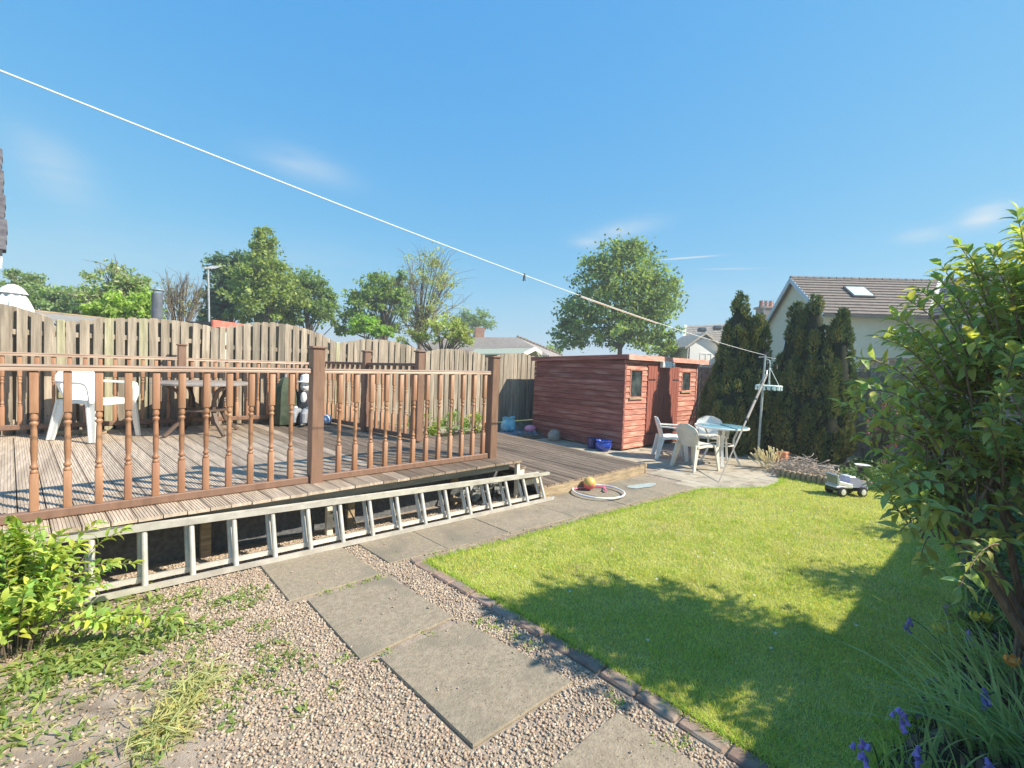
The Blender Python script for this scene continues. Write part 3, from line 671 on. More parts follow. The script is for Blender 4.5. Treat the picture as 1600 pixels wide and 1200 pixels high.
# ================================================================== WASHING LINE, POLE, PROP
pole = thing('washing_line_pole', 'thin green-grey metal pole holding the far end of the washing line', 'pole', (10.01, 3.44, 0))
part('shaft', MB().tube([(10.01, 3.444, 0), (10.015, 3.435, 1.1), (10.02, 3.42, 2.13)], [.024, .022, .018], 10), mat('green_grey_pole', (.24, .28, .27), (.33, .37, .35), .5, 8), pole)
part('hook', MB().tube([(9.9, 3.5, 2.06), (10.02, 3.42, 2.075), (10.2, 3.28, 2.04)], .008, 6), steel_m, pole)
part('top_cap', MB().lathe([(.0, 0), (.026, 0), (.026, .05), (.0, .055)], (10.02, 3.42, 2.12), 8), black_m, pole)
wl = thing('washing_line', 'white washing line crossing the sky to the pole by the conifers', 'washing line', (4, 3.1, 2.5))
P0 = Vector((-2.6, 2.95, 3.16)); P1 = Vector((10.02, 3.43, 2.11))
A_ = Vector((-.265, 2.99, 2.872)); pts = []
for i in range(61):
    u = i/60; s = -.265+(10.02+.265)*u; pts.append(Vector((s, 2.99+(3.43-2.99)*u, 2.872+(2.11-2.872)*u-.40*u*(1-u))))
pts = [Vector((-2.6, 2.93, 3.16)), Vector((-1.4, 2.96, 3.01))]+pts
part('line', MB().tube(pts, .0038, 6), line_m, wl)
part('splice', MB().tube([p-Vector((0, 0, .012)) for p in pts[26:37]], .004, 6), mat('pinkish_cord', (.5, .33, .28), (.55, .4, .35), .6), wl)
part('splice_knot', MB().ell(pts[26], (.022, .012, .016), 8, 5), black_m, wl)
pg = thing('clothes_peg', 'dark clothes peg clipped on the washing line against the sky', 'peg', pts[20])
pc_ = pts[21]
pp = MB()
for sgn in (-1, 1): pp.cbox(pc_+Vector((0, .007*sgn, -.018)), (.012, .007, .075), rot=Matrix.Rotation(R(10*sgn), 3, 'X'), bev=.002)
part('legs', pp, black_m, pg); part('spring', MB().tube([pc_+Vector((.008, -.01, -.004)), pc_+Vector((.008, .012, -.004))], .005, 6), steel_m, pg)
propm = mat('dull_brown_grey_metal', (.15, .135, .12), (.24, .22, .20), .5, 8)
prop = thing('clothes_prop', 'grey telescopic clothes prop leaning diagonally up against the line pole', 'clothes prop', (7.27, 3.05, .01))
q0, q1 = Vector((7.27, 3.05, .01)), Vector((9.98, 3.36, 1.72)); qm = q0.lerp(q1, .52)
part('lower_tube', MB().tube([q0, q0.lerp(q1, .3)], [.007, .012], 8), propm, prop)
part('middle_tube', MB().tube([q0.lerp(q1, .29), qm], .017, 8), propm, prop)
part('upper_tube', MB().tube([qm, q1], .024, 8), propm, prop)
part('collar', MB().tube([qm-(q1-q0)*.008, qm+(q1-q0)*.008], .034, 8), black_m, prop)
part('collar', MB().tube([q0.lerp(q1, .72)-(q1-q0)*.006, q0.lerp(q1, .72)+(q1-q0)*.006], .036, 8), black_m, prop)
part('fork', MB().tube([q1, q1+Vector((.06, .02, .08))], .012, 6), steel_m, prop)
hg = thing('sock_hanger', 'round mint green peg hanger dangling from the washing line pole', 'peg hanger', (9.86, 3.25, 1.5))
hc = Vector((9.86, 3.27, 1.50)); rr = .225
ring = [hc+Vector((rr*math.cos(2*math.pi*i/28), rr*math.sin(2*math.pi*i/28), 0)) for i in range(29)]
part('ring', MB().tube(ring, .016, 6, cap=False), mint_m, hg)
sp = MB()
for k in range(3):
    a = k*math.pi/3; d = Vector((math.cos(a), math.sin(a), 0))*rr; sp.tube([hc-d, hc+d], .008, 5)
part('spokes', sp, mint_m, hg)
for k in range(4):
    a = k*math.pi/2+.4; part('cord', MB().tube([hc+Vector((math.cos(a), math.sin(a), 0))*rr*.8, hc+Vector((0, 0, .36))], .005, 5), mint_m, hg)
part('hook', MB().tube([hc+Vector((0, 0, .34)), hc+Vector((0, 0, .44)), hc+Vector((.03, .02, .5)), hc+Vector((.1, .1, .53))], .007, 6), mint_m, hg)
peg_me = MB().cbox((0, 0, -.035), (.014, .03, .075), bev=.003).mesh('peg', mint_m)
for k in range(16):
    a = k*2*math.pi/16; inst('peg', peg_me, hg, hc+Vector((math.cos(a), math.sin(a), 0))*rr*1.02+Vector((0, 0, -.012)), (0, 0, a))

# ================================================================== LADDER
lad = thing('extension_ladder', 'long aluminium double ladder lying on its side along the deck edge', 'ladder', (2.2, 4.12, 0))
lx0, lx1 = -.62, 4.40
def lad_sec(off, xa, xb, rungs, zo, zb_=.032):
    """stiles and rungs; the ladder stands on one stile and leans back on the deck lip"""
    def P(x, k):    # k 0 bottom stile, 1 top stile
        u = (x-lx0)/(lx1-lx0); zt_ = .455-.125*u+zo
        return Vector((x, 4.17-.20*u+off+.105*k, zb_+(zt_-zb_)*k))
    for k, nm in ((0, 'lower_stile'), (1, 'upper_stile')):
        a, b = P(xa, k), P(xb, k); hd = .030; hz = .021
        prof = [(-hd, -hz), (hd, -hz), (hd, hz), (-hd, hz)]; prof = [(p_, q+p_*-.28) for p_, q in prof]
        vs = [a+Vector((0, p_, q)) for p_, q in prof]+[b+Vector((0, p_, q)) for p_, q in prof]; n = len(prof)
        part(nm, MB().add(vs, [(i, (i+1) % n, n+(i+1) % n, n+i) for i in range(n)]+[tuple(range(n))[::-1], tuple(range(n, 2*n))]), alu_m, lad, ang=30)
        part('end_cap', MB().cbox(b+Vector((.012, 0, 0)), (.024, .066, .044), bev=.006), mat('grey_rubber', (.2, .2, .2), (.3, .3, .3), .7), lad)
    for x in rungs:
        part('rung', MB().tube([P(x, 0)+Vector((0, 0, .020)), P(x, 1)-Vector((0, 0, .020))], .0195, 8, cap=False), alu_m, lad, ang=60)
rx = [-.245+.2815*k for k in range(17)]
lad_sec(-.04, lx0, 4.40, [x for x in rx if x < 4.3], 0)
lad_sec(.045, lx0-.15, 4.30, [x-.018 for x in rx if x < 4.3], -.006, .072)

# ================================================================== FURNITURE
def make_chair(label, m, group='white plastic garden chairs'):
    t = thing('garden_chair', label, 'chair', (0, 0, 0), 0, group)
    # local: faces +x, seat height .43, seat .44 wide
    seat = MB(); n = 6
    path_ = [(-.20, 0, .415), (-.1, 0, .42), (.05, 0, .435), (.17, 0, .445), (.215, 0, .425), (.225, 0, .39)]
    seat.strip(path_, (0, .225, 0), .012); part('seat', seat, m, t, local=True)
    rimm = MB(); rimm.tube([(-.2, -.225, .41), (.17, -.232, .435), (.2, -.22, .42), (.215, 0, .42), (.2, .22, .42), (.17, .232, .435), (-.2, .225, .41)], .014, 6); part('seat_rim', rimm, m, t, local=True)
    # back shell: curved and rounded at the top
    bk = MB(); rows = 9; cols = 9; vs = []; fs = []
    for i in range(rows):
        u = i/(rows-1); z = .40+u*.40; wh = .185+.07*math.sin(min(u*1.6, 1)*math.pi/2)
        if u > .6: wh *= math.sqrt(max(1-((u-.6)/.42)**2, .02))
        for j in range(cols):
            v = -1+2*j/(cols-1); vs.append((-.20-.10*u-.02*(u**2)+.045*v*v-.01, wh*v, z))
    for i in range(rows-1):
        for j in range(cols-1):
            k = i*cols+j; fs.append((k, k+1, k+cols+1, k+cols))
    n_ = len(vs); vs2 = [(x-.012, y, z) for x, y, z in vs]
    fs2 = [tuple(reversed([q+n_ for q in f])) for f in fs]
    bd = [j for j in range(cols)]+[i*cols+cols-1 for i in range(1, rows)]+[(rows-1)*cols+j for j in range(cols-2, -1, -1)]+[i*cols for i in range(rows-2, 0, -1)]
    fs3 = [(bd[(i+1) % len(bd)], bd[i], bd[i]+n_, bd[(i+1) % len(bd)]+n_) for i in range(len(bd))]
    bk.add(vs+vs2, fs+fs2+fs3); part('backrest', bk, m, t, local=True, ang=50)
    for s in (-1, 1):
        arm = MB().strip([(-.275, .20*s, .63), (-.2, .25*s, .635), (0, .272*s, .63), (.14, .275*s, .63), (.195, .275*s, .612), (.215, .275*s, .57), (.222, .272*s, .50), (.225, .262*s, .42)],
                         (.006, .034, 0), .022, [.8, 1, 1.15, 1.15, 1.1, 1, .9, .9])
        part('armrest', arm, m, t, local=True, ang=60)
        def leg(p0, p1, w0, w1):
            a = Vector(p0); b = Vector(p1); mb = MB(); vs = []
            for p, w in ((a, w0), (a.lerp(b, .5), (w0+w1)/2), (b, w1)):
                vs += [p+Vector((w, s*.012, 0)), p+Vector((w, -s*.012, 0)), p+Vector((-w*.3, -s*.012, 0)), p+Vector((-w*.6, -s*.012, 0)), p+Vector((-w, s*.004, 0)), p+Vector((-w, s*.030, 0)), p+Vector((-w*.6, s*.03, 0)), p+Vector((-w*.6, s*.012, 0))]
            k = 8; mb.add(vs, [(i*k+j, i*k+(j+1) % k, (i+1)*k+(j+1) % k, (i+1)*k+j) for i in range(2) for j in range(k)]+[tuple(range(k))[::-1], tuple(range(2*k, 3*k))]); return mb
        part('leg', leg((.20, .245*s, .44), (.255, .275*s, 0), .054, .030), m, t, local=True)
        part('leg', leg((-.20, .205*s, .44), (-.30, .25*s, 0), .058, .030), m, t, local=True)
        part('side_rail', MB().strip([(-.20, .228*s, .405), (0, .236*s, .43), (.2, .24*s, .415)], (0, .004, .022), .010), m, t, local=True)
    return t
ch0 = make_chair('sunlit cream plastic armchair nearest the camera on the patio, its back turned to it', cream_pl)
ch0.location = (7.98, 3.77, .015); ch0.rotation_euler = (0, 0, R(-18))
c2 = copy_tree(ch0); c2.location = (8.44, 4.50, .015); c2.rotation_euler = (0, 0, R(-52)); c2['label'] = 'white plastic armchair seen side-on in front of the shed door'
c3 = copy_tree(ch0); c3.location = (9.32, 4.12, .015); c3.rotation_euler = (0, 0, R(212)); c3['label'] = 'white plastic armchair on the far side of the round blue-topped table'
for cc in (c2, c3):
    for ch in cc.children_recursive:
        ch.data = ch.data.copy() if False else ch.data
c4 = make_chair('white plastic armchair standing alone on the raised deck behind the railing', white_m)
c4.location = (.12, 8.0, DZ+.002); c4.rotation_euler = (0, 0, R(-48)); c4.scale = (1.1, 1.1, 1.14)
for cc in (c2, c3):   # whiter plastic than the near chair
    for ch in cc.children:
        d = ch.data.copy(); d.materials[0] = white_m; ch.data = d

tb = thing('patio_table', 'round patio table with a pale blue top and white legs', 'table', (8.8, 3.69, .015))
tc_ = Vector((8.8, 3.69, 0))
part('table_top', MB().lathe([(.0, .700), (.43, .700), (.455, .706), (.455, .722), (.44, .728), (.0, .728)], tc_, 40), tabletop_m, tb)
part('rim', MB().lathe([(.456, .692), (.472, .695), (.476, .712), (.470, .726), (.456, .728), (.456, .692)], tc_, 40), white_m, tb)
for k in range(4):
    a = R(30+90*k); d = Vector((math.cos(a), math.sin(a), 0)); s = Vector((-d.y, d.x, 0))
    part('leg', MB().strip([tc_+d*.30+Vector((0, 0, .695)), tc_+d*.22+Vector((0, 0, .5)), tc_+d*.22+Vector((0, 0, .3)), tc_+d*.30+Vector((0, 0, .1)), tc_+d*.35+Vector((0, 0, .016))], s*.028, .03, [1, .9, .8, .9, 1]), white_m, tb)
part('brace_ring', MB().tube([tc_+Vector((.22*math.cos(a*.3927), .22*math.sin(a*.3927), .38)) for a in range(17)], .012, 6, cap=False), white_m, tb)

dt = thing('deck_table', 'dark brown round table with curved crossing legs standing on the raised deck', 'table', (1.25, 7.85, DZ))
dc = Vector((1.25, 7.85, DZ))
part('table_top', MB().lathe([(.0, .70), (.56, .70), (.60, .708), (.60, .728), (.58, .738), (.0, .738)], dc, 36), greytab_m, dt)
part('shelf', MB().lathe([(.0, .335), (.30, .335), (.30, .36), (.0, .36)], dc, 28), darktab_m, dt)
for k in range(4):
    a = R(20+90*k); d = Vector((math.cos(a), math.sin(a), 0)); s = Vector((-d.y, d.x, 0))
    part('leg', MB().strip([dc+d*.48+Vector((0, 0, .69)), dc+d*.34+Vector((0, 0, .62)), dc+d*.26+Vector((0, 0, .48)), dc+d*.24+Vector((0, 0, .34)), dc+d*.32+Vector((0, 0, .18)), dc+d*.50+Vector((0, 0, .012))], s*.022, .04), darktab_m, dt)

# seated statue in a white hat
stt = thing('seated_statue', 'seated man statue in a white bowler hat, dark jacket and grey trousers', 'statue', (2.80, 8.2, DZ))
sc = Vector((2.80, 8.22, DZ)); rz = Matrix.Rotation(R(-132), 3, 'Z')
def S_(x, y, z): return sc + rz @ Vector((x, y, z))
stw = mat('statue_white', (.62, .62, .60), (.74, .74, .72), .6, 8); stj = mat('statue_dark_jacket', (.025, .028, .035), (.05, .055, .065), .6, 8); stt_m = mat('statue_grey_trousers', (.14, .15, .17), (.2, .21, .24), .7, 8)
part('body', MB().ell(S_(0, 0, .36), (.13, .17, .21), 14, 10, rz).ell(S_(0, 0, .50), (.11, .19, .09), 14, 8, rz), stj, stt)
hd_ = part('head', MB().ell(S_(.03, 0, .655), (.085, .08, .10), 16, 12, rz).ell(S_(.112, 0, .645), (.018, .016, .022), 8, 6, rz).ell(S_(.02, .083, .65), (.02, .012, .03), 8, 6, rz).ell(S_(.02, -.083, .65), (.02, .012, .03), 8, 6, rz), stw, stt)
part('eyes', MB().ell(S_(.108, .03, .67), (.008, .012, .009), 6, 5, rz).ell(S_(.108, -.03, .67), (.008, .012, .009), 6, 5, rz).ell(S_(.108, 0, .607), (.006, .028, .007), 8, 5, rz), black_m, hd_)
part('shirt_front', MB().ell(S_(.105, 0, .46), (.035, .055, .10), 10, 8, rz), stw, stt)
part('hat', MB().lathe([(.145, 0), (.148, .014), (.098, .02), (.095, .07), (.08, .115), (.04, .135), (.0, .14)], S_(.02, 0, .72), 18), stw, stt)
for s in (-1, 1):
    part('arm', MB().tube([S_(0, .17*s, .52), S_(.03, .22*s, .38), S_(.14, .12*s, .30)], [.05, .045, .035], 8), stj, stt)
    part('hand', MB().ell(S_(.17, .10*s, .295), (.04, .03, .025), 8, 6, rz), stw, stt)
    part('trouser_leg', MB().tube([S_(.0, .07*s, .21), S_(.24, .085*s, .23), S_(.27, .085*s, .2), S_(.28, .085*s, .06)], [.075, .066, .06, .052], 10), stt_m, stt)
    part('shoe', MB().ell(S_(.32, .09*s, .035), (.085, .038, .035), 10, 6, rz), black_m, stt)
part('plinth', MB().cbox(S_(-.02, 0, .08), (.30, .34, .155), rot=rz, bev=.02), stone_m, stt)
gp = thing('covered_parasol', 'folded dark green parasol standing upright on the deck beside the seated statue', 'parasol', (2.47, 8.25, DZ))
mb = MB(); seg = 14; prof = [(.03, .80), (.06, .78), (.12, .66), (.15, .45), (.15, .25), (.17, .05), (.16, .02)]
vs = []
for r, z in prof:
    for k in range(seg): a = 2*math.pi*k/seg; q = r*(1+.18*(k % 2)); vs.append((2.47+q*math.cos(a), 8.25+q*math.sin(a), DZ+z))
mb.add(vs, [(i*seg+k, (i+1)*seg+k, (i+1)*seg+(k+1) % seg, i*seg+(k+1) % seg) for i in range(len(prof)-1) for k in range(seg)])
part('canopy', mb, greent_m, gp); part('pole_top', MB().tube([(2.47, 8.25, DZ), (2.47, 8.25, DZ+.86)], .018, 8), steel_m, gp)
bb = part('ball', MB().ell((3.1, 8.05, DZ+.085), (.085, .085, .085), 16, 10), mat('blue_and_white_ball', (.10, .22, .48), (.55, .62, .70), .4, 5), None)
meta(bb, 'small blue and white ball on the deck behind the railing post', 'ball')
off_ = part('timber_offcut', MB().cbox((-.15, 8.42, DZ+.03), (.42, .12, .055), bev=.005, rot=Matrix.Rotation(R(8), 3, 'Z')).cbox((.1, 8.36, DZ+.028), (.25, .09, .05), bev=.005), fascia_m)
meta(off_, 'pale timber offcuts lying on the deck beside the white chair', 'timber')

# ================================================================== SMALL THINGS
hoop = thing('hula_hoop', 'white and silver hula hoop lying on the paving by the low deck', 'hoop', (5.10, 3.74, .05))
hcn = Vector((5.12, 3.745, .052)); rr = .345
for k in range(12):
    pts_ = [hcn+Vector((rr*math.cos(2*math.pi*(k+j/4)/12), rr*math.sin(2*math.pi*(k+j/4)/12), 0)) for j in range(5)]
    part('segment', MB().tube(pts_, .013, 8), white_m if k % 3 else mat('silver_plastic', (.35, .35, .4), (.5, .5, .55), .3), hoop)
ballm = bpy.data.materials.new('yellow_and_pink_ball'); ballm.use_nodes = True
bn = ballm.node_tree; pb = bn.nodes['Principled BSDF']; tcn = bn.nodes.new('ShaderNodeTexCoord'); sep = bn.nodes.new('ShaderNodeSeparateXYZ'); nzn = bn.nodes.new('ShaderNodeTexNoise'); nzn.inputs['Scale'].default_value = 12
rmp = bn.nodes.new('ShaderNodeValToRGB'); bn.links.new(tcn.outputs['Object'], sep.inputs[0]); bn.links.new(tcn.outputs['Object'], nzn.inputs[0])
ad = bn.nodes.new('ShaderNodeMath'); ad.operation = 'MULTIPLY_ADD'; ad.inputs[1].default_value = 5.5; bn.links.new(sep.outputs['Z'], ad.inputs[0]); bn.links.new(nzn.outputs[0], ad.inputs[2])
rmp.color_ramp.elements[0].position = .78; rmp.color_ramp.elements[0].color = (.72, .12, .18, 1); rmp.color_ramp.elements[1].position = .95; rmp.color_ramp.elements[1].color = (.62, .42, .12, 1)
bn.links.new(ad.outputs[0], rmp.inputs[0]); bn.links.new(rmp.outputs[0], pb.inputs['Base Color']); pb.inputs['Roughness'].default_value = .45
bl = part('ball', MB().ell((5.16, 3.93, .03+.087), (.087, .087, .087), 20, 14), ballm); meta(bl, 'yellow and pink ball resting by the hula hoop on the paving', 'ball')
pink_m = mat('pink_plastic', (.62, .12, .22), (.7, .2, .3), .4)
wd = thing('skipping_rope', 'pink skipping rope lying behind the ball and the hoop', 'skipping rope', (4.95, 4.0, .05))
part('rope', MB().tube([(4.86, 4.08, .045), (4.95, 4.02, .045), (5.05, 4.03, .045), (5.2, 3.93, .045), (5.3, 3.98, .045), (5.42, 3.86, .045), (5.3, 3.78, .045)], .008, 6), pink_m, wd)
part('handle', MB().tube([(4.78, 4.11, .048), (4.88, 4.07, .048)], .016, 8), pink_m, wd); part('handle', MB().tube([(5.30, 3.78, .05), (5.24, 3.70, .05)], .016, 8), pink_m, wd)

p1 = thing('blue_pot', 'glossy bright blue round ceramic pot by the corner of the shed', 'pot', (7.93, 5.72, .02))
part('bowl', MB().lathe([(.0, 0), (.10, 0), (.13, .02), (.165, .08), (.17, .13), (.155, .17), (.145, .185), (.155, .20), (.17, .205), (.165, .215), (.14, .205), (.125, .18), (.0, .17)], (7.93, 5.72, .02), 28), blue_m, p1)
part('soil', MB().lathe([(.0, .172), (.126, .172), (.0, .180)], (7.93, 5.72, .02), 16), soil_m, p1)
p2 = thing('navy_pot', 'dark blue pot tucked behind the glossy blue one against the shed', 'pot', (7.98, 6.05, .02))
part('bowl', MB().lathe([(.0, 0), (.10, 0), (.12, .2), (.125, .215), (.11, .215), (.10, .19), (.0, .18)], (7.98, 6.05, .02), 20), navy_m, p2)
st_ = part('boulder', MB().ell((7.98, 7.15, .12), (.17, .14, .16), 10, 7), stone_m); meta(st_, 'rounded grey stone standing against the long side of the shed', 'stone')
ot = part('terracotta_box', MB().cbox((10.1, 3.02, .12), (.26, .18, .22), bev=.012), terr_m); meta(ot, 'square orange terracotta planter at the foot of the conifers', 'planter')

# clutter in the corner between fence and shed
sh = thing('tarpaulin', 'dark blue-grey plastic sheeting crumpled in the corner between fence and shed', 'tarpaulin', (7.7, 8.1, 0))
V = []; nx, ny = 12, 9
for j in range(ny):
    for i in range(nx): V.append((7.15+i*.09, 7.75+j*.085, .04+.10*abs(math.sin(i*1.3+j*.9))*(1 if 0 < i < nx-1 and 0 < j < ny-1 else .1)+random.uniform(0, .03)))
part('sheet', MB().add(V, [(j*nx+i, j*nx+i+1, (j+1)*nx+i+1, (j+1)*nx+i) for j in range(ny-1) for i in range(nx-1)]), mat('blue_grey_plastic_sheet', (.05, .08, .11), (.12, .17, .21), .35, 7), sh)
for k in range(4):
    o = part('plank', MB().cbox((7.75+.05*k, 7.62+.11*k, .03+.028*k), (.85, .10, .025), rot=Matrix.Rotation(R(-6+5*k), 3, 'Z'), bev=.004), deckd_m)
    meta(o, ['lowest', 'second', 'third', 'topmost'][k]+' dark plank of the small stack lying beside the back of the shed', 'plank', 'dark planks by the shed')
bg_ = thing('blue_bag', 'light blue plastic bag standing in the corner by the fence', 'bag', (7.55, 8.25, .1))
mb = MB(); vs = []; prof = [(.16, .03), (.19, .10), (.17, .22), (.13, .30), (.15, .36)]; seg = 12
for i, (r, z) in enumerate(prof):
    for k in range(seg): a = 2*math.pi*k/seg; q = r*random.uniform(.82, 1.12); vs.append((7.55+q*math.cos(a)*1.2, 8.25+q*math.sin(a)*.8, .1+z+random.uniform(-.02, .02)))
mb.add(vs, [(i*seg+k, i*seg+(k+1) % seg, (i+1)*seg+(k+1) % seg, (i+1)*seg+k) for i in range(4) for k in range(seg)]+[tuple(range(seg))[::-1]])
part('bag_body', mb, mat('light_blue_plastic', (.10, .34, .52), (.22, .50, .68), .35, 8), bg_)
pk = part('pink_cushion', MB().ell((8.02, 7.98, .19), (.17, .12, .09), 14, 8), mat('pink_fabric', (.62, .20, .30), (.70, .28, .38), .6, 8)); meta(pk, 'pink rounded cushion lying on the sheeting beside the shed', 'cushion')

# toy truck
tk = thing('toy_truck', 'large grey plastic toy truck parked on the lawn in front of the log edging', 'toy truck', (8.10, 1.58, .02), R(-36)); tk.scale = (.72, .72, .80)
tg = mat('grey_toy_plastic', (.36, .38, .40), (.46, .48, .50), .4, 6); tp = mat('lilac_grey_toy_plastic', (.22, .23, .33), (.30, .31, .42), .4, 6)
def bx(name, c, s, m, p_=None, bev=.01, rot=None): return part(name, MB().cbox(c, s, bev=bev, rot=rot), m, p_ or tk, local=True)
bx('chassis', (0, 0, .115), (.66, .20, .05), black_m)
bx('flatbed', (-.16, 0, .17), (.36, .30, .04), tg)
bx('rear_panel', (-.30, 0, .29), (.03, .30, .20), tg, rot=Matrix.Rotation(R(-8), 3, 'Y')); bx('panel_inset', (-.318, 0, .29), (.012, .25, .15), mat('dull_olive_plastic', (.13, .14, .11), (.18, .19, .15), .6), rot=Matrix.Rotation(R(-8), 3, 'Y'))
for s in (-1, 1): bx('bed_side', (-.14, .142*s, .22), (.30, .018, .07), white_m, rot=Matrix.Rotation(R(12), 3, 'Y'))
cab = part('cab', MB().prism([(.0, -.13, .16), (.32, -.13, .16), (.34, -.13, .20), (.30, -.13, .27), (.20, -.13, .30), (.10, -.13, .345), (-.03, -.13, .33), (-.03, -.13, .2)], (0, 0, 0), (0, .26, 0)), tp, tk, local=True)
bx('windscreen', (.17, 0, .305), (.10, .20, .02), glass_m, rot=Matrix.Rotation(R(28), 3, 'Y')); bx('bumper', (.345, 0, .15), (.03, .28, .05), tg)
bx('roof', (.03, 0, .345), (.14, .24, .02), tg)
for x in (-.22, .22):
    for s in (-1, 1):
        w = part('wheel', MB().lathe([(.0, -.035), (.06, -.035), (.088, -.028), (.092, 0), (.088, .028), (.06, .035), (.0, .035)], (x, .155*s, .09), 18, rot=Matrix.Rotation(R(90), 3, 'X')), black_m, tk, local=True)
        part('hub', MB().lathe([(.0, .0), (.052, .0), (.048, .008), (.0, .012)], (x, .155*s+(.036*s), .09), 14, rot=Matrix.Rotation(R(-90*s), 3, 'X')), white_m, w, local=True)

dp = thing('bird_bath', 'small dark pot topped with a white dish in the shady bed behind the toy truck', 'bird bath', (9.35, 1.62, 0))
part('pedestal', MB().lathe([(.0, 0), (.10, 0), (.09, .06), (.06, .12), (.06, .22), (.07, .27), (.0, .27)], (9.35, 1.62, 0), 16), darktab_m, dp)
part('dish', MB().lathe([(.0, .27), (.07, .27), (.105, .295), (.11, .307), (.09, .302), (.0, .29)], (9.35, 1.62, 0), 22), white_m, dp)

# log edging
le = thing('log_edging', 'short upright half-log edging between lawn and far flower bed', 'edging', (8.5, 2.2, 0))
for k in range(22):
    u = k/21; x = 8.50+(.04 if u < .5 else .04+(u-.5)*.9); y = 2.60-u*1.55
    hgt = .155+random.uniform(-.01, .012)
    part('log', MB().lathe([(.0, 0), (.036, 0), (.036, hgt-.01), (.030, hgt), (.0, hgt+.002)], (x+random.uniform(-.005, .005), y, 0), 9), fascia_m, le)

# cable & little post under the deck
cb = thing('outdoor_cable', 'loose black cable looping out from under the raised deck beside a pale socket post', 'cable', (1.72, 4.3, 0))
part('socket_post', MB().cbox((1.74, 4.42, .14), (.06, .06, .28), bev=.006), pale_m, cb)
part('cable_loop', MB().tube([(1.74, 4.38, .22), (1.82, 4.36, .27), (1.90, 4.35, .25), (1.94, 4.34, .17), (1.99, 4.34, .06), (2.09, 4.35, .02)], .006, 6), black_m, cb)
js = thing('plastic_sheet_heap', 'crumpled dark and clear plastic scraps pushed under the deck steps', 'rubbish', (3.7, 4.25, 0))
mb = MB()
for k in range(36):
    c_ = Vector((random.uniform(3.2, 4.0), random.uniform(4.35, 4.5), random.uniform(.03, .22))); mb.cbox(c_, (random.uniform(.05, .16), .01, random.uniform(.04, .12)), rot=Matrix.Rotation(random.uniform(0, 3), 3, 'Z') @ Matrix.Rotation(random.uniform(-1, 1), 3, 'X'), bev=.002)
part('scraps', mb, mat('dull_plastic_scraps', (.03, .035, .035), (.22, .23, .22), .4, 9), js)

# ================================================================== PLANTS
def tube_path(p, q, bend, n=5):
    p, q = Vector(p), Vector(q); b = Vector(bend); return [p.lerp(q, i/n)+b*math.sin(math.pi*i/n) for i in range(n+1)]
def leafy_bush(root, stems, leaf_len, leaf_w, per_m, col, nleafparts, m=leaf_m, twist=.5, seglen=.1, sname='stem', barkm=None, rs=.006):
    """stems: list of point lists. Leaves grow in opposite pairs along every stem."""
    mb = MB(); C = []; Dd = []; Nn = []
    for st_pts in stems:
        mb.tube(st_pts, [rs*(1-.6*i/(len(st_pts)-1)) for i in range(len(st_pts))], 5)
        P = [Vector(p) for p in st_pts]; ln = sum((P[i+1]-P[i]).length for i in range(len(P)-1)); n = max(2, int(ln*per_m)); ph = random.uniform(0, 3)
        for k in range(n):
            u = .18+.82*(k+.5)/n; f = u*(len(P)-1); i = min(int(f), len(P)-2); p = P[i].lerp(P[i+1], f-i); t = (P[i+1]-P[i]).normalized()
            a = Vector((0, 0, 1)) if abs(t.z) < .9 else Vector((1, 0, 0)); x = (a-t*a.dot(t)).normalized(); y_ = t.cross(x); ang = ph+k*1.57
            for s in (0, math.pi):
                o_ = x*math.cos(ang+s)+y_*math.sin(ang+s); d = (o_+t*random.uniform(.35, .9)+Vector((0, 0, random.uniform(-.25, .25)))).normalized()
                C.append(p[:]); Dd.append(d[:]); nn_ = Vector((0, 0, 1))*.9+t*.5+Vector((random.gauss(0, .3), random.gauss(0, .3), 0)); Nn.append(nn_[:])
        for s in range(3):
            d = ((P[-1]-P[-2]).normalized()+Vector((random.gauss(0, .4), random.gauss(0, .4), random.gauss(0, .3)))).normalized(); C.append(P[-1][:]); Dd.append(d[:]); Nn.append((random.gauss(0, .4), random.gauss(0, .4), 1))
    part(sname, mb, barkm or bark_m, root, kind='stuff')
    C = np.array(C); Dd = np.array(Dd); Nn = np.array(Nn); n = len(C)
    L_ = leaf_len*rng.uniform(.6, 1.2, n); W_ = L_*leaf_w; cols = cvar(n, col, .32, .24)
    idx = rng.permutation(n)
    if nleafparts:      # the leaves nearest to the viewer are pieces of their own
        cam_p = np.array([0, 0, H]); order = np.argsort(np.linalg.norm(C-cam_p, axis=1)); pick = order[:min(nleafparts*3, n)]; pick = rng.permutation(pick)[:nleafparts]
        protos = []
        for v in range(10):
            V, Fc = leaves(np.zeros((1, 3)), np.array([[1., 0, 0]]), np.array([[0, 0, 1.]]), 1.0, leaf_w*random.uniform(.85, 1.1), random.uniform(.10, .34), random.uniform(.0, .5))
            protos.append(npmesh('leaf', V, 3, m, np.repeat(cvar(1, col, .3, .22), 8, 0), True, Fc))
        w0 = wloc(root)
        for j in pick:
            d = Vector(Dd[j]).normalized(); nv = Vector(Nn[j]); s = d.cross(nv).normalized(); u_ = s.cross(d)
            o = bpy.data.objects.new('leaf', protos[j % 10]); COL.objects.link(o); o.parent = root
            o.matrix_local = Matrix.Translation(Vector(C[j])-w0) @ Matrix((d, -s, u_)).transposed().to_4x4() @ Matrix.Scale(float(L_[j]), 4)
        rest = np.setdiff1d(np.arange(n), pick)
    else: rest = np.arange(n)
    V, Fc = leaves(C[rest], Dd[rest], Nn[rest], L_[rest], W_[rest], .2, .22)
    npobj('foliage', V, 3, m, root, np.repeat(cols[rest], 8, 0), True, Fc, kind='stuff')
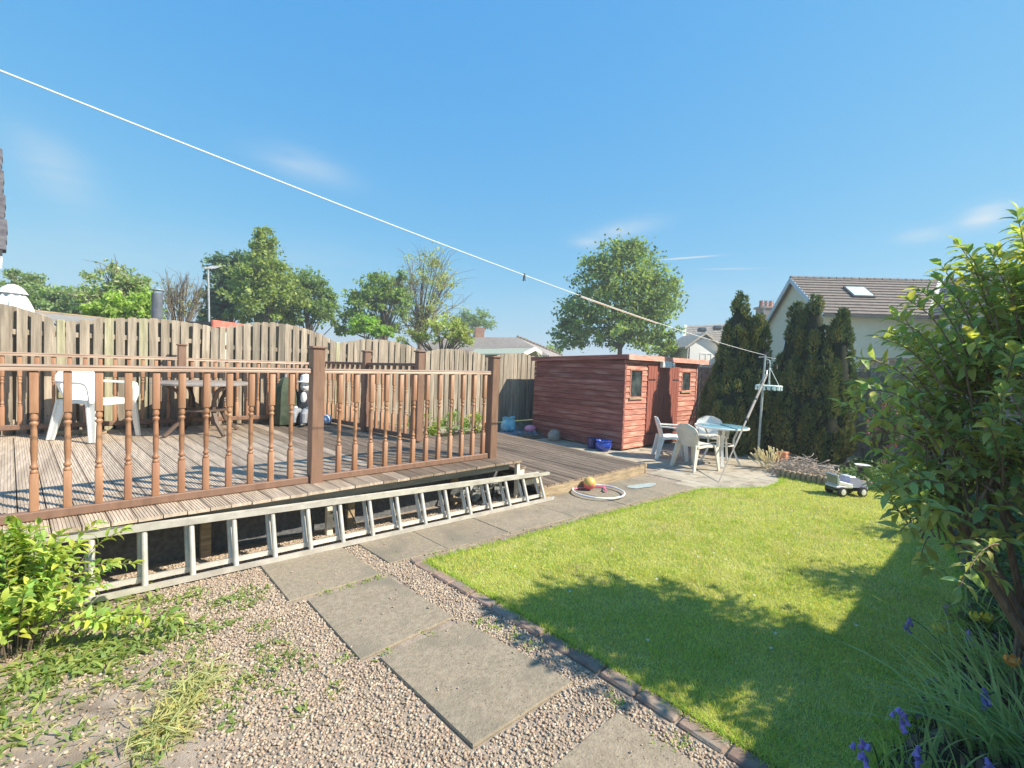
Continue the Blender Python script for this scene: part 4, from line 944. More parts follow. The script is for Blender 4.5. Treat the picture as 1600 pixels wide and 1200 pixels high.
# -- the big shrub on the right
bush = thing('large_shrub', 'big leafy green shrub with reddish stems filling the right edge', 'shrub', cw(2.8, 2.15, 0))
KB = .925; trunk = cw(2.90, 2.33, 0); stems = []; limbs = MB()
random.seed(21)
for k in range(26):
    a = random.uniform(0, 6.28); fan = Vector((random.gauss(0, .10), random.gauss(0, .10), 0)); tgt = cw(random.uniform(2.55, 3.7)*KB, random.uniform(2.2, 3.0)*KB, 1.7+(random.uniform(.95, 1.35)-1.7)*KB)
    ptsl = tube_path(trunk+fan, tgt, (random.gauss(0, .08), random.gauss(0, .08), .12), 6); limbs.tube(ptsl, [.021, .020, .018, .016, .013, .011, .009], 7)
    for q in range(3):
        tg2 = tgt+Vector((random.gauss(0, .12), random.gauss(0, .12), random.uniform(.15, .5))); l2 = tube_path(ptsl[4+q % 2], tg2, (0, 0, .05), 4); limbs.tube(l2, [.011, .01, .008, .006, .004], 5)
part('branches', limbs, shrubbark_m, bush)
def in_crown():
    # irregular crown: several lobes (x right, y ahead of the viewpoint, z, radius)
    lobes = [(3.25, 2.65, 1.85, .78), (2.75, 2.55, 1.35, .55), (3.05, 2.6, 2.25, .50), (3.5, 2.7, 2.2, .7), (2.55, 2.75, 1.05, .48), (2.6, 2.9, 1.55, .42), (3.1, 2.85, 2.1, .62), (2.85, 2.75, 1.8, .50), (3.9, 2.5, 1.7, .8), (3.4, 2.9, 2.35, .5), (3.9, 2.3, 2.5, .6)]
    x, y_, z, r = random.choices(lobes, [l[3]**2.2 for l in lobes])[0]
    x, y_, z, r = x*KB, y_*KB, 1.7+(z-1.7)*KB, r*KB
    v = Vector((random.gauss(0, 1), random.gauss(0, 1), random.gauss(0, 1))).normalized()*r*random.uniform(.12, 1.12)**.7
    return cw(x, y_, z)+v, cw(x, y_, z)
for k in range(640):
    e_, c_ = in_crown(); d = (e_-c_).normalized(); base = e_-d*random.uniform(.18, .34)-Vector((0, 0, random.uniform(.10, .25)))
    stems.append(tube_path(base, e_, (0, 0, .02), 4))
# a few long shoots that stand clear of the crown
for (px_, py_, D_) in [(1500, 385, 3.9), (1512, 395, 3.8), (1352, 600, 3.55), (1345, 560, 3.4), (1380, 530, 3.5), (1440, 455, 3.7), (1400, 500, 3.6), (1350, 680, 3.6), (1390, 770, 3.3), (1405, 830, 3.2), (1380, 655, 3.6), (1590, 340, 3.9), (1560, 400, 3.8), (1350, 610, 3.3), (1470, 440, 3.7), (1500, 915, 3.0), (1420, 470, 3.6)]:
    e_ = far(px_, py_, D_*KB); c_ = cw(3.1*KB, 2.6*KB, 1.53); base = e_.lerp(c_, .36)-Vector((0, 0, .12)); stems.append(tube_path(base, e_, (0, 0, .06), 5))
leafy_bush(bush, stems, .090, .38, 24, (.33, .385, .135), 230, sname='twigs', barkm=shrubbark_m, rs=.005)
# -- leafy shrub, lower left
lb = thing('young_shrub', 'bright green leafy young shrub on the gravel in the lower left corner', 'shrub', cw(-2.62, 2.45, 0))
stems = []; random.seed(5)
for k in range(80):
    a = random.uniform(0, 6.28); r = abs(random.gauss(0, .33)); e_ = cw(-2.72+r*math.cos(a)*1.05, 2.55+r*math.sin(a)*.8, max(.16, .62-.62*(r/.6)**1.3+random.uniform(-.14, .12)))
    b_ = cw(-2.72+r*.35*math.cos(a), 2.55+r*.35*math.sin(a), .01); stems.append(tube_path(b_, e_, (0, 0, .08), 5))
for px_, py_, D_ in [(60, 820, 4.2), (150, 818, 4.2), (20, 850, 4.0), (205, 880, 4.0), (95, 835, 4.0), (125, 850, 4.0), (190, 830, 4.2), (170, 880, 3.9)]:
    e_ = far(px_, py_, D_*.95); stems.append(tube_path(e_.lerp(cw(-2.72, 2.6, .1), .75), e_, (0, 0, .08), 5))
leafy_bush(lb, stems, .068, .42, 26, (.34, .43, .09), 180, sname='twigs', rs=.004)
# -- weeds on the gravel
def tufts(name, pts_, nper, h, w, col, lean, spread, label=None, zb=.005):
    xy = np.concatenate([np.array(p_)[None]+rng.normal(0, spread, (nper, 2)) for p_ in pts_]); n = len(xy); a = rng.uniform(0, 6.28, n); l_ = rng.uniform(.15, 1, n)*lean
    D = np.stack([np.cos(a)*l_, np.sin(a)*l_, np.ones(n)*.6], 1); C = np.concatenate([xy, np.full((n, 1), zb)], 1)
    ln = h*rng.uniform(.5, 1.2, n); V, Fc = leaves(C, D, np.tile([0, 0, 1.], (n, 1))+rng.normal(0, .3, (n, 3)), ln, w*rng.uniform(.7, 1.2, n), .15, .45)
    o = npobj(name, V, 3, leaf_m, cols=np.repeat(cvar(n, col, .22, .15), 8, 0), smooth=True, faces=Fc, kind='stuff'); return o
wp = [(.15+rng.normal(0, .22), 3.55+rng.normal(0, .30)) for _ in range(40)]+[(-.15+rng.normal(0, .25), 3.35+rng.normal(0, .35)) for _ in range(34)]
tufts('broad_leaf_weeds', wp, 20, .062, .018, (.23, .30, .08), 1.3, .05)
wp = [(rng.uniform(-.3, 1.0), rng.uniform(2.2, 3.9)) for _ in range(90)]; tufts('creeping_weeds', wp, 16, .04, .012, (.22, .29, .08), 1.2, .035)
wp = [(.22+.26*t_+rng.normal(0, .03), 2.42+.42*t_+rng.normal(0, .04)) for t_ in np.linspace(0, 1, 20)]; tufts('couch_grass', wp, 26, .12, .007, (.42, .42, .19), 2.0, .045)
wp = [(.05+rng.normal(0, .22), 3.05+rng.normal(0, .4)) for _ in range(34)]; tufts('dry_grass_clippings', wp, 12, .08, .006, (.58, .50, .30), 2.4, .05)
wp = [(1.2+.04*rng.normal(), 2.36), (1.45, 3.29), (1.6, 3.29), (1.7, 3.28), (1.3, 3.29), (1.95, 2.2), (1.98, 2.05), (2.0, 1.9), (1.92, 2.3), (1.9, 1.0), (2.02, .95), (2.0, 1.3), (1.1, 2.5), (2.0, 3.6), (2.3, 3.42), (1.6, 2.39)]
tufts('joint_weeds', wp, 22, .028, .009, (.26, .36, .08), 1.0, .03)
n = 2600; xy = scatter(n, -.7, 1.1, 2.1, 4.0); xy = xy[(xy[:, 0] < .45) | (rng.uniform(size=n) < .25)]; n = len(xy); C = np.concatenate([xy, rng.uniform(.006, .018, (n, 1))], 1)
npobj('dry_debris', quads(C, rdir(n)*[1, 1, .25], rdir(n)+[0, 0, 2.], rng.uniform(.008, .035, n), rng.uniform(.004, .010, n)), 4, petal_m, cols=np.repeat(cvar(n, (.30, .22, .13), .4, .15), 4, 0), kind='stuff')
q_ = [(rng.uniform(1.1, 1.9), rng.uniform(.5, 4.0)) for _ in range(70)]+[(rng.uniform(2, 6.4), rng.uniform(3.3, 4.0)) for _ in range(80)]
pebbles('stray_pebbles', np.array(q_), .013, .020)
# daisies in the lawn
V = []; cc = []
for k in range(26):
    x_, y_ = (rng.uniform(2.3, 6.5), rng.uniform(.6, 3.0))
    for q in range(8):
        a = q*math.pi/4; V += [(x_, y_, .052), (x_+.009*math.cos(a-.3), y_+.009*math.sin(a-.3), .054), (x_+.013*math.cos(a), y_+.013*math.sin(a), .056), (x_+.009*math.cos(a+.3), y_+.009*math.sin(a+.3), .054)]
        cc += [(.8, .8, .78)]*4
npobj('daisies', np.array(V), 4, petal_m, cols=np.array(cc), kind='stuff')
# twigs and petals fallen on the slabs
# -- flower bed, right foreground
random.seed(3)
def strap(name, label, c, n, h, w, col, lean, bias=(0, 0), group=None, cat='plant', spread=.07):
    t = thing(name, label, cat, c, 0, group); xy = rng.normal(0, spread, (n, 2)); a = rng.uniform(0, 6.28, n)
    segs = 5; S0 = np.concatenate([xy, np.zeros((n, 1))], 1)+np.array(c); l_ = rng.uniform(.35, 1.2, n)*lean; dx = np.cos(a)*l_+bias[0]; dy = np.sin(a)*l_+bias[1]
    hh = h*rng.uniform(.6, 1.15, n); ww = w*rng.uniform(.7, 1.2, n); side = np.stack([-np.sin(a+.6), np.cos(a+.6), np.zeros(n)], 1)
    P = []
    for i in range(segs+1):
        u = i/segs; P.append(np.stack([S0[:, 0]+dx*hh*u**1.5, S0[:, 1]+dy*hh*u**1.5, S0[:, 2]+hh*(u-.55*u*u*np.minimum(np.hypot(dx, dy), 1.3)/1.3)], 1))
    Q = []
    for i in range(segs):
        w0 = (ww*(1-(i/segs)**2))[:, None]*side/2; w1 = (ww*(1-((i+1)/segs)**2))[:, None]*side/2
        Q.append(np.stack([P[i]-w0, P[i]+w0, P[i+1]+w1, P[i+1]-w1], 1))
    Q = np.stack(Q, 1).reshape(-1, 3)
    npobj('blades', Q, 4, leaf_m, t, np.repeat(cvar(n, col, .2, .1), 4*segs, 0), kind='stuff'); return t
strap('strap_leaf_clump', 'clump of long blue-green strap leaves leaning over the bed, lower right corner', (3.15, -.02, 0), 170, .50, .016, (.36, .48, .26), .5, (-.55, .45), cat='plant', spread=.12)
strap('strap_leaf_clump', 'second clump of long strap leaves further back along the right bed edge', (3.85, -.02, 0), 110, .42, .014, (.36, .47, .25), .5, (-.45, .5), cat='plant', spread=.11)
strap('strap_leaf_clump', 'upright narrow leaves among the bluebells at the bottom edge', (2.62, .20, 0), 70, .28, .012, (.34, .45, .2), .6, (-.1, .1), cat='plant', spread=.10)
strap('strap_leaf_clump', 'sparse thin leaves under the large shrub stems beside the yellow flowers', (4.7, .0, 0), 60, .34, .011, (.34, .42, .2), .6, (-.3, .3), cat='plant', spread=.16)
violet = mat('bluebell_violet', (.14, .10, .30), (.22, .17, .42), .6, 20)
def bluebell(label, tip, foot):
    t = thing('bluebell', label, 'flower', foot, 0, 'bluebells in the right bed'); tip = Vector(tip); foot = Vector(foot)
    stem = tube_path(foot, tip, (0, 0, .05), 6)+[tip+Vector((-.02, .025, -.02))]; part('stem', MB().tube(stem, .0032, 5), mat('flower_stem', (.05, .07, .03), (.08, .09, .05), .6), t)
    for k in range(9):
        p_ = tip+Vector((-.02, .025, -.015))-Vector((0, 0, .010*k-.03))+Vector((random.gauss(0, .010), random.gauss(0, .010), 0)); a = random.uniform(0, 6.28); ro = Matrix.Rotation(a, 3, 'Z') @ Matrix.Rotation(R(150), 3, 'Y')
        part('bell', MB().lathe([(.002, 0), (.007, .006), (.0075, .016), (.012, .024)], p_, 6, rot=ro), violet, t)
G_ = lambda px_, py_, z: (lambda d: Vector((0, 0, H))+d*((z-H)/d.z))(pray(px_, py_))
for (lab, tx, ty, z, fx, fy) in [('bluebell with a bright drooping head in front of the lawn, nearest the strap leaves', 1425, 1115, .30, 1437, 1190), ('bluebell at the very bottom edge of the picture, left of the others', 1362, 1160, .30, 1380, 1250),
                            ('pale bluebell head leaning out over the shaded lawn', 1427, 968, .22, 1500, 1060), ('bluebell low beside the bottom edge, between two others', 1447, 1175, .20, 1447, 1240),
                            ('dark bluebell in the middle of the strap leaves', 1553, 1082, .26, 1570, 1150), ('bluebell beside the bottom right corner', 1560, 1192, .2, 1560, 1260), ('bluebell beneath the stems of the large shrub', 1525, 990, .20, 1530, 1040)]:
    bluebell(lab, G_(tx, ty, z), G_(fx, fy, 0) if fy < 1195 else Vector((G_(tx, ty, z).x+.05, G_(tx, ty, z).y-.05, 0)))
def tulip(label, c, h, col, name='tulip'):
    t = thing(name, label, 'flower', c); c = Vector(c); part('stem', MB().tube(tube_path(c, c+Vector((0, .02, h)), (.02, 0, 0), 4), .004, 5), mat('green_stem', (.1, .16, .05), (.13, .2, .06), .6), t)
    for k in range(6):
        a = k*math.pi/3; d = Vector((math.cos(a), math.sin(a), 0)); s = Vector((-d.y, d.x, 0)); b = c+Vector((0, .02, h)); part('petal', MB().strip([b, b+d*.018+Vector((0, 0, .012)), b+d*.03+Vector((0, 0, .034)), b+d*.026+Vector((0, 0, .055))], s*.014, .002, [.5, 1, 1, .3]), mat('petal_'+name+str(int(col[0]*100)), col, tuple(q*1.15 for q in col), .5), t)
tulip('drooping orange flower at the right edge under the large shrub', G_(1590, 1045, .28)-Vector((0, 0, .28)), .28, (.55, .22, .05), 'orange_flower')
for i, (a_, b_) in enumerate([(1530, 972), (1548, 974), (1474, 992)]):
    tulip(['yellow flower on the left of the pair under the large shrub', 'yellow flower on the right of the pair under the large shrub', 'single yellow flower at the lawn edge beside the bed'][i], G_(a_, b_, .14)-Vector((0, 0, .14)), .14, (.55, .42, .05), 'yellow_flower')
# dark leaf litter under the shrub
n = 2600; xy = scatter(n, 2.6, 6.5, -.9, .25); C = np.concatenate([xy, rng.uniform(.01, .06, (n, 1))], 1); V, Fc = leaves(C, rdir(n)*[1, 1, .35], rdir(n)+[0, 0, 1.2], rng.uniform(.03, .07, n), rng.uniform(.02, .035, n), .2, .3)
npobj('leaf_litter', V, 3, leaf_m, cols=np.repeat(cvar(n, (.22, .18, .18), .4, .2), 8, 0), faces=Fc, kind='stuff')
# low green cover of the beds
def cover(name, x0, x1, y0, y1, n, col, hz=.2, ll=.06, poly=None):
    xy = scatter(n, x0, x1, y0, y1)
    if poly is not None: xy = xy[~inside(xy[:, 0], xy[:, 1], poly)]
    n = len(xy); hm = hz*(.35+.65*np.abs(np.sin(xy[:, 0]*4.1)*np.cos(xy[:, 1]*5.3+1))); C = np.concatenate([xy, (rng.uniform(0, 1, n)*hm)[:, None]], 1)
    V, Fc = leaves(C, rdir(n)+[0, 0, .4], rdir(n)+[0, 0, 1.3], rng.uniform(.6, 1.2, n)*ll, rng.uniform(.6, 1.2, n)*ll*.5, .2, .3)
    return npobj(name, V, 3, leaf_m, cols=np.repeat(cvar(n, col, .25, .15), 8, 0), faces=Fc, kind='stuff')
cover('ground_cover', 8.75, 11.9, -.9, 2.0, 9000, (.10, .17, .06), .28, .07)
cover('bed_plants', 4.4, 9.0, -1.0, .15, 7000, (.12, .18, .06), .22, .06, lawn_poly)
# shrubs deeper in the right-hand bed
def round_shrub(name, label, c, r, n, col, ll=.06, cat='shrub', m=leaf_m, twigs=26, group=None, flowers=None):
    t = thing(name, label, cat, (c[0], c[1], 0), 0, group); mb = MB()
    for k in range(twigs):
        d = Vector((random.gauss(0, .6), random.gauss(0, .6), random.uniform(.2, 1))).normalized(); e_ = Vector(c)+Vector((d.x*r[0], d.y*r[1], d.z*r[2]))*.85; mb.tube(tube_path((c[0]+random.gauss(0, .03), c[1]+random.gauss(0, .03), 0), e_, (0, 0, .03), 4), [.012, .01, .008, .005, .003], 5)
    part('branches', mb, bark_m, t); nc = max(8, n//45); cd = rdir(nc); cp = np.array(c)+cd*np.array(r)*rng.uniform(.55, 1.0, (nc, 1)); k = rng.integers(0, nc, n)
    C = cp[k]+rng.normal(0, 1, (n, 3))*np.array(r)*.16; C[:, 2] = np.maximum(C[:, 2], .02); D = unit(C-np.array(c))+rdir(n)*.8
    V, Fc = leaves(C, D, rdir(n)+[0, 0, 1.], rng.uniform(.6, 1.25, n)*ll, rng.uniform(.6, 1.2, n)*ll*.42, .2, .25)
    npobj('foliage', V, 3, m, t, np.repeat(cvar(n, col, .25, .16), 8, 0), True, Fc, kind='stuff')
    if flowers:
        nf, fc = flowers; cp2 = np.array(c)+rdir(nf)*np.array(r)*[1, 1, 1]*.95; C = np.repeat(cp2, 6, 0)+rng.normal(0, .012, (nf*6, 3)); V = quads(C, rdir(nf*6), rdir(nf*6), .035, .025)
        npobj('blossom', V, 4, petal_m, t, np.repeat(cvar(nf*6, fc, .2, .05), 4, 0), kind='stuff')
    return t
round_shrub('bed_shrub', 'leafy shrub in the bed partly hidden behind the large shrub', (5.75, -.85, 1.25), (.55, .40, 1.0), 4200, (.08, .14, .03), .07)
round_shrub('bed_shrub', 'further leafy shrub against the side fence, hidden behind the large shrub', (7.6, -.75, 1.1), (.6, .35, .8), 2400, (.08, .13, .03), .07)
round_shrub('flowering_shrub', 'dusky shrub with pink blossom in front of the far dark fence', (10.9, 1.60, .85), (.22, .28, .55), 1500, (.07, .09, .045), .05, flowers=(90, (.55, .16, .22)))
# heap of dried stems behind the log edging
dh = thing('dried_plant_heap', 'heap of pale dried curling stems behind the log edging', 'dead plant', (9.05, 2.45, 0)); mb = MB()
for k in range(420):
    a = random.uniform(0, 6.28); r0_ = random.uniform(0, 1)**.5; c0 = Vector((9.02+.33*r0_*math.cos(a), 2.36+.50*r0_*math.sin(a), .03)); hh = .30*(1-r0_**2*.8); c0.z += random.uniform(0, hh)
    d_ = random.uniform(0, 6.28); ax = Vector((math.cos(d_), math.sin(d_), random.uniform(-.3, .5))); bx_ = Vector((-math.sin(d_), math.cos(d_), random.uniform(-.6, .6))); r_ = random.uniform(.04, .13); arc = random.uniform(1.5, 4)
    mb.tube([c0+ax*r_*math.sin(arc*q/6)+bx_*r_*(1-math.cos(arc*q/6)) for q in range(7)], .005, 4, cap=False)
part('stems', mb, mulch_m, dh, kind='stuff')
df = thing('dried_flower_spikes', 'pale yellow dried flower spikes at the left end of the stem heap', 'dead plant', (9.2, 2.95, 0)); mb = MB()
for k in range(34):
    a = Vector((9.2+random.gauss(0, .07), 2.95+random.gauss(0, .07), 0)); b = a+Vector((random.gauss(-.12, .1), random.gauss(.05, .1), random.uniform(.2, .42))); mb.tube([a, a.lerp(b, .5), b], [.004, .007, .014], 5)
part('spikes', mb, mat('straw', (.42, .36, .2), (.58, .52, .32), .8, 8), df)
# pots and plants at the back of the low deck
round_shrub('border_plant', 'yellow-green leafy border plant against the fence behind the railing, leftmost', (5.15, 8.2, .42), (.35, .2, .28), 700, (.22, .30, .07), .07, 'plant', twigs=8)
round_shrub('border_plant', 'pale green border plant against the fence in the middle of the low row', (5.9, 8.25, .38), (.35, .18, .24), 600, (.18, .28, .08), .07, 'plant', twigs=8)
round_shrub('border_plant', 'small yellow-flowering border plant beside the terracotta pot', (6.55, 8.3, .42), (.25, .15, .22), 420, (.24, .32, .08), .06, 'plant', twigs=8, flowers=(26, (.7, .6, .1)))
tp_ = thing('terracotta_pot', 'brown terracotta pot against the fence at the back of the low deck', 'pot', (6.98, 8.3, .12))
part('bowl', MB().lathe([(.0, 0), (.11, 0), (.15, .2), (.17, .21), (.17, .25), (.15, .25), (.14, .2), (.0, .19)], (6.98, 8.3, .12), 20), terr_m, tp_)
bdr = sheet('border_bed', [(3.9, 8.04), (7.1, 8.04), (7.1, 8.7), (3.9, 8.7)], .13, soil_m, th=.12)

# ---- conifers
def conifer(label, lobes, n, col):
    """lobes: x, y, base z, tip z, radius"""
    t = thing('conifer', label, 'conifer', (lobes[0][0], lobes[0][1], 0)); Cs = []; Ds = []; Cc = []; core = MB()
    tot_ = sum(l[4]*(l[3]-l[2]) for l in lobes)
    for (x_, y_, z0, z1, r_) in lobes:
        h_ = z1-z0; prof = []
        def rad(u): return r_*np.interp(u, [0, .08, .25, .5, .75, .9, 1], [.72, .9, 1, .86, .56, .30, .03])
        core.lathe([(float(rad(u))*.80, z0+h_*u) for u in np.linspace(0, .96, 12)], (x_, y_, 0), 12)  # solid dark core standing in for the shaded inside of the crown
        k = int(n*r_*h_/tot_); npl = int(46*r_*h_)+10
        pu = rng.beta(.9, 1.15, npl); pa = rng.uniform(0, 6.28, npl); pr = np.array([rad(q) for q in pu]); plen = rng.uniform(.35, .75, npl)*(.55+.45*(1-pu)); prd = rng.uniform(.065, .13, npl)*(.6+.4*(1-pu))
        j = rng.choice(npl, k, p=(plen*prd)/(plen*prd).sum()); v = rng.uniform(0, 1, k)**.8; a = rng.uniform(0, 6.28, k); prof_ = np.interp(v, [0, .2, .55, .85, 1], [.55, .95, 1, .55, .05])*prd[j]*rng.uniform(.75, 1.12, k)
        cx = pr[j]*.86*(1-.10*v); C = np.stack([x_+cx*np.cos(pa[j])+prof_*np.cos(a), y_+cx*np.sin(pa[j])+prof_*np.sin(a), z0+np.minimum(h_*pu[j]+plen[j]*(v-.35), h_*1.03)], 1); C[:, 2] = np.maximum(C[:, 2], .02)
        D = np.stack([np.cos(a)*.5+np.cos(pa[j])*.2, np.sin(a)*.5+np.sin(pa[j])*.2, np.full(k, .9)], 1)+rng.normal(0, .3, (k, 3)); Cs.append(C); Ds.append(D)
        tone = rng.uniform(.8, 1.2, npl)[j][:, None]; g = (np.clip((np.cos(a-pa[j])-.1)*1.1, 0, 1)*rng.uniform(.2, 1, npl)[j])[:, None]
        cc_ = (cvar(k, col, .2, .1)*(1-g)+cvar(k, (.25, .24, .08), .2, .08)*g)*tone; Cc.append(cc_)  # outward plume faces mixed with gold, a sunlit tone put into the colour
    C = np.concatenate(Cs); D = np.concatenate(Ds); cc_ = np.concatenate(Cc); k = len(C)
    V = quads(C, D, rdir(k), rng.uniform(.05, .12, k), rng.uniform(.018, .038, k))
    part('dark_core', core, core_m, t); npobj('foliage', V, 4, conif_m, t, np.repeat(cc_, 4, 0), kind='stuff')
    part('trunk', MB().tube([(lobes[0][0], lobes[0][1], -.02), (lobes[0][0], lobes[0][1], 1.2)], [.08, .05], 8), bark_m, t)
conifer('tall narrow-topped conifer on the left, beside the shed', [(10.55, 4.18, .05, 3.38, .44), (10.50, 4.36, .05, 2.65, .34), (10.66, 3.80, .1, 3.0, .34), (10.33, 4.15, .0, 1.95, .54), (10.5, 4.60, 0, 1.6, .34), (10.6, 4.0, .1, 3.0, .32)], 95000, (.085, .135, .065))
conifer('dense three-pointed conifer on the right, behind the washing line pole', [(11.0, 2.86, .05, 3.36, .46), (11.0, 3.2, .05, 3.12, .42), (11.05, 2.42, .15, 3.0, .33), (10.75, 3.05, 0, 1.95, .42), (10.85, 2.6, 0, 2.3, .45), (10.7, 3.35, 0, 1.65, .30)], 95000, (.085, .135, .065))

# ================================================================== HOUSES
def W(p, z): return Vector((p[0], p[1], z))
def wallprism(poly2, z0, z1, m, parent, name='wall'):
    mb = MB(); mb.prism([(x_, y_, z0) for x_, y_ in poly2], (0, 0, 0), (0, 0, z1-z0)); return part(name, mb, m, parent, smooth=False)
def tiled_plane(a, b, c, d, rows, m, parent, name='roof_slope', th=.035, cols=0):
    """a-b eave, d-c ridge; stepped overlapping rows as real geometry (and slits between tiles when cols)"""
    a, b, c, d = map(Vector, (a, b, c, d)); nrm = (b-a).cross(d-a).normalized(); nrm = nrm if nrm.z > 0 else -nrm; mb = MB()
    for i in range(rows):
        u0, u1 = i/rows, (i+1)/rows+.25/rows; u1 = min(u1, 1)
        p0, p1, p2, p3 = a.lerp(d, u0), b.lerp(c, u0), b.lerp(c, u1), a.lerp(d, u1)
        if cols:
            for k in range(cols):
                s0, s1 = (k+(.5 if i % 2 else 0))/cols+.04/cols, (k+1+(.5 if i % 2 else 0))/cols-.04/cols; s1 = min(s1, 1)
                if s0 >= 1: continue
                q0, q1, q2, q3 = p0.lerp(p1, s0), p0.lerp(p1, s1), p3.lerp(p2, s1), p3.lerp(p2, s0); mb.add([q0+nrm*th, q1+nrm*th, q2+nrm*.006, q3+nrm*.006, q0, q1], [(0, 1, 2, 3), (4, 5, 1, 0)])
        else: mb.add([p0+nrm*th, p1+nrm*th, p2+nrm*.004, p3+nrm*.004, p0-nrm*.01, p1-nrm*.01], [(0, 1, 2, 3), (4, 5, 1, 0)])
    mb.add([a-nrm*.02, b-nrm*.02, c-nrm*.02, d-nrm*.02], [(0, 1, 2, 3)])
    return part(name, mb, m, parent, smooth=False, kind='stuff')
# -- cream rendered house on the right
ho = thing('cream_house', 'large cream rendered house with a brown tiled roof on the right', 'house', cw(20, 25, 0))
na = far(1290, 483, 25.3); ea = na.z       # near eave corner
u_ = (cw(1, -.07)).normalized(); v_ = (cw(.16, 1)).normalized()       # along the eave, along the gable
A0 = Vector((na.x, na.y, 0)); gw = 6.6; LEN = 4.5
B0 = A0+v_*gw; C0 = A0+u_*LEN; D0 = C0+v_*gw
part('wall', MB().prism([A0, C0+u_*8, D0+u_*8, B0], (0, 0, -.1), (0, 0, ea-.05)), render_m, ho, smooth=False)
rz_ = far(1250, 432, 28.0).z
gm = A0+v_*gw*.5
part('gable_wall', MB().prism([W(A0, ea-.05), W(B0, ea-.05), W(gm, rz_-.12)], (0, 0, 0), u_*.25), render_m, ho, smooth=False)
ov = -u_*.28; fo_ = -v_*.35; drop = Vector((0, 0, -.25))
ra, rb_ = W(gm, rz_)+ov, W(gm, rz_)+u_*(LEN+8)
rsl = tiled_plane(W(A0, ea)+fo_+drop+ov, W(A0, ea)+fo_+drop+u_*(LEN+8), rb_, ra, 13, tile_m, ho, th=.06)
tiled_plane(W(B0, ea)-fo_+drop+ov, W(B0, ea)-fo_+drop+u_*(LEN+8), rb_, ra, 13, tile_m, ho)
rd = MB()
for k in range(34):
    p_ = ra.lerp(rb_, k/34); q_ = ra.lerp(rb_, (k+.93)/34); rd.tube([p_+Vector((0, 0, -.02)), q_+Vector((0, 0, -.02))], [.12, .105], 8)
part('ridge_tiles', rd, tile_m, ho, kind='stuff')
def bar(name, p, q, w, h_, m, parent):
    p, q = Vector(p), Vector(q); t = (q-p).normalized(); s = t.cross(Vector((0, 0, 1))).normalized()*w/2; up_ = s.cross(t).normalized()*h_/2*(1 if s.cross(t).z > 0 else -1)
    return part(name, MB().add([p-s-up_, p+s-up_, p+s+up_, p-s+up_, q-s-up_, q+s-up_, q+s+up_, q-s+up_], [(0, 1, 2, 3), (7, 6, 5, 4), (0, 4, 5, 1), (1, 5, 6, 2), (2, 6, 7, 3), (3, 7, 4, 0)]), m, parent, smooth=False)
lilac = mat('pale_barge_board', (.40, .44, .50), (.46, .50, .56), .6)
bar('barge_board', W(A0, ea)+fo_+drop+ov+Vector((0, 0, -.10)), ra+Vector((0, 0, -.10)), .05, .22, lilac, ho); bar('barge_board', W(B0, ea)-fo_+drop+ov+Vector((0, 0, -.10)), ra+Vector((0, 0, -.10)), .05, .22, lilac, ho)
bar('gutter', W(A0, ea)+fo_+drop+ov+Vector((0, 0, -.06))-v_*.08, W(A0, ea)+fo_+drop+u_*LEN+Vector((0, 0, -.06))-v_*.08, .12, .10, mat('dark_gutter', (.05, .05, .055), (.08, .08, .085), .5), ho)
bar('soffit_board', W(A0, ea)+fo_*.5+drop+Vector((0, 0, -.08)), W(A0, ea)+fo_*.5+drop+u_*LEN+Vector((0, 0, -.08)), .30, .06, lilac, ho)
# roof window
def on_roof(s, t): return (W(A0, ea)+fo_+drop+ov).lerp(ra, t)+u_*s
nrm = (u_.cross((ra-(W(A0, ea)+fo_+drop+ov)).normalized())).normalized(); nrm = nrm if nrm.z > 0 else -nrm
q = [on_roof(2.05, .42)+nrm*.05, on_roof(3.05, .42)+nrm*.05, on_roof(3.05, .70)+nrm*.05, on_roof(2.05, .70)+nrm*.05]; c_ = sum(q, Vector())/4
wn = part('roof_window', MB().prism(q, (0, 0, 0), nrm*.07), black_m, ho, smooth=False)
qi = [p_.lerp(c_, .14)+nrm*.075 for p_ in q]; part('pane', MB().prism(qi, (0, 0, 0), nrm*.012), mat('painted_sky_reflection_glass', (.35, .45, .45), (.5, .6, .6), .08, 3), wn, smooth=False)  # reflected sky put into the pane's pale colour
# projecting wing with its own slope
W0 = C0+u_*.0; wz = ea
wing = [W0-v_*.1, W0+u_*6-v_*.1, W0+u_*6-v_*4.5, W0-v_*3.2+u_*1.2, W0-v_*.0+u_*.0]
Wa = C0; Wb = C0-v_*3.4; 
part('wing_wall', MB().prism([Wa+u_*.02, Wb+u_*.02, Wb+u_*7, Wa+u_*7], (0, 0, -.1), (0, 0, ea-.06)), render_m, ho, smooth=False)
pk_ = W(gm, rz_)+u_*(LEN+2.6)
tiled_plane(W(Wa, ea)+fo_+drop-u_*.3, W(Wb, ea)+fo_+drop-u_*.3, pk_-v_*6.4-Vector((0, 0, .1)), pk_-v_*.1, 13, tile_m, ho, 'wing_slope')
bar('valley_flashing', W(Wa, ea)+fo_+drop-u_*.3+Vector((0, 0, .06)), pk_+Vector((0, 0, .05)), .22, .05, mat('pale_mortar', (.5, .48, .42), (.6, .58, .52), .8), ho)
wq = Wa+u_*.0-v_*1.3
wf = part('window', MB().box(0, .06, -.55, .55, -.55, .45), upvc_m, ho, smooth=False) if False else None
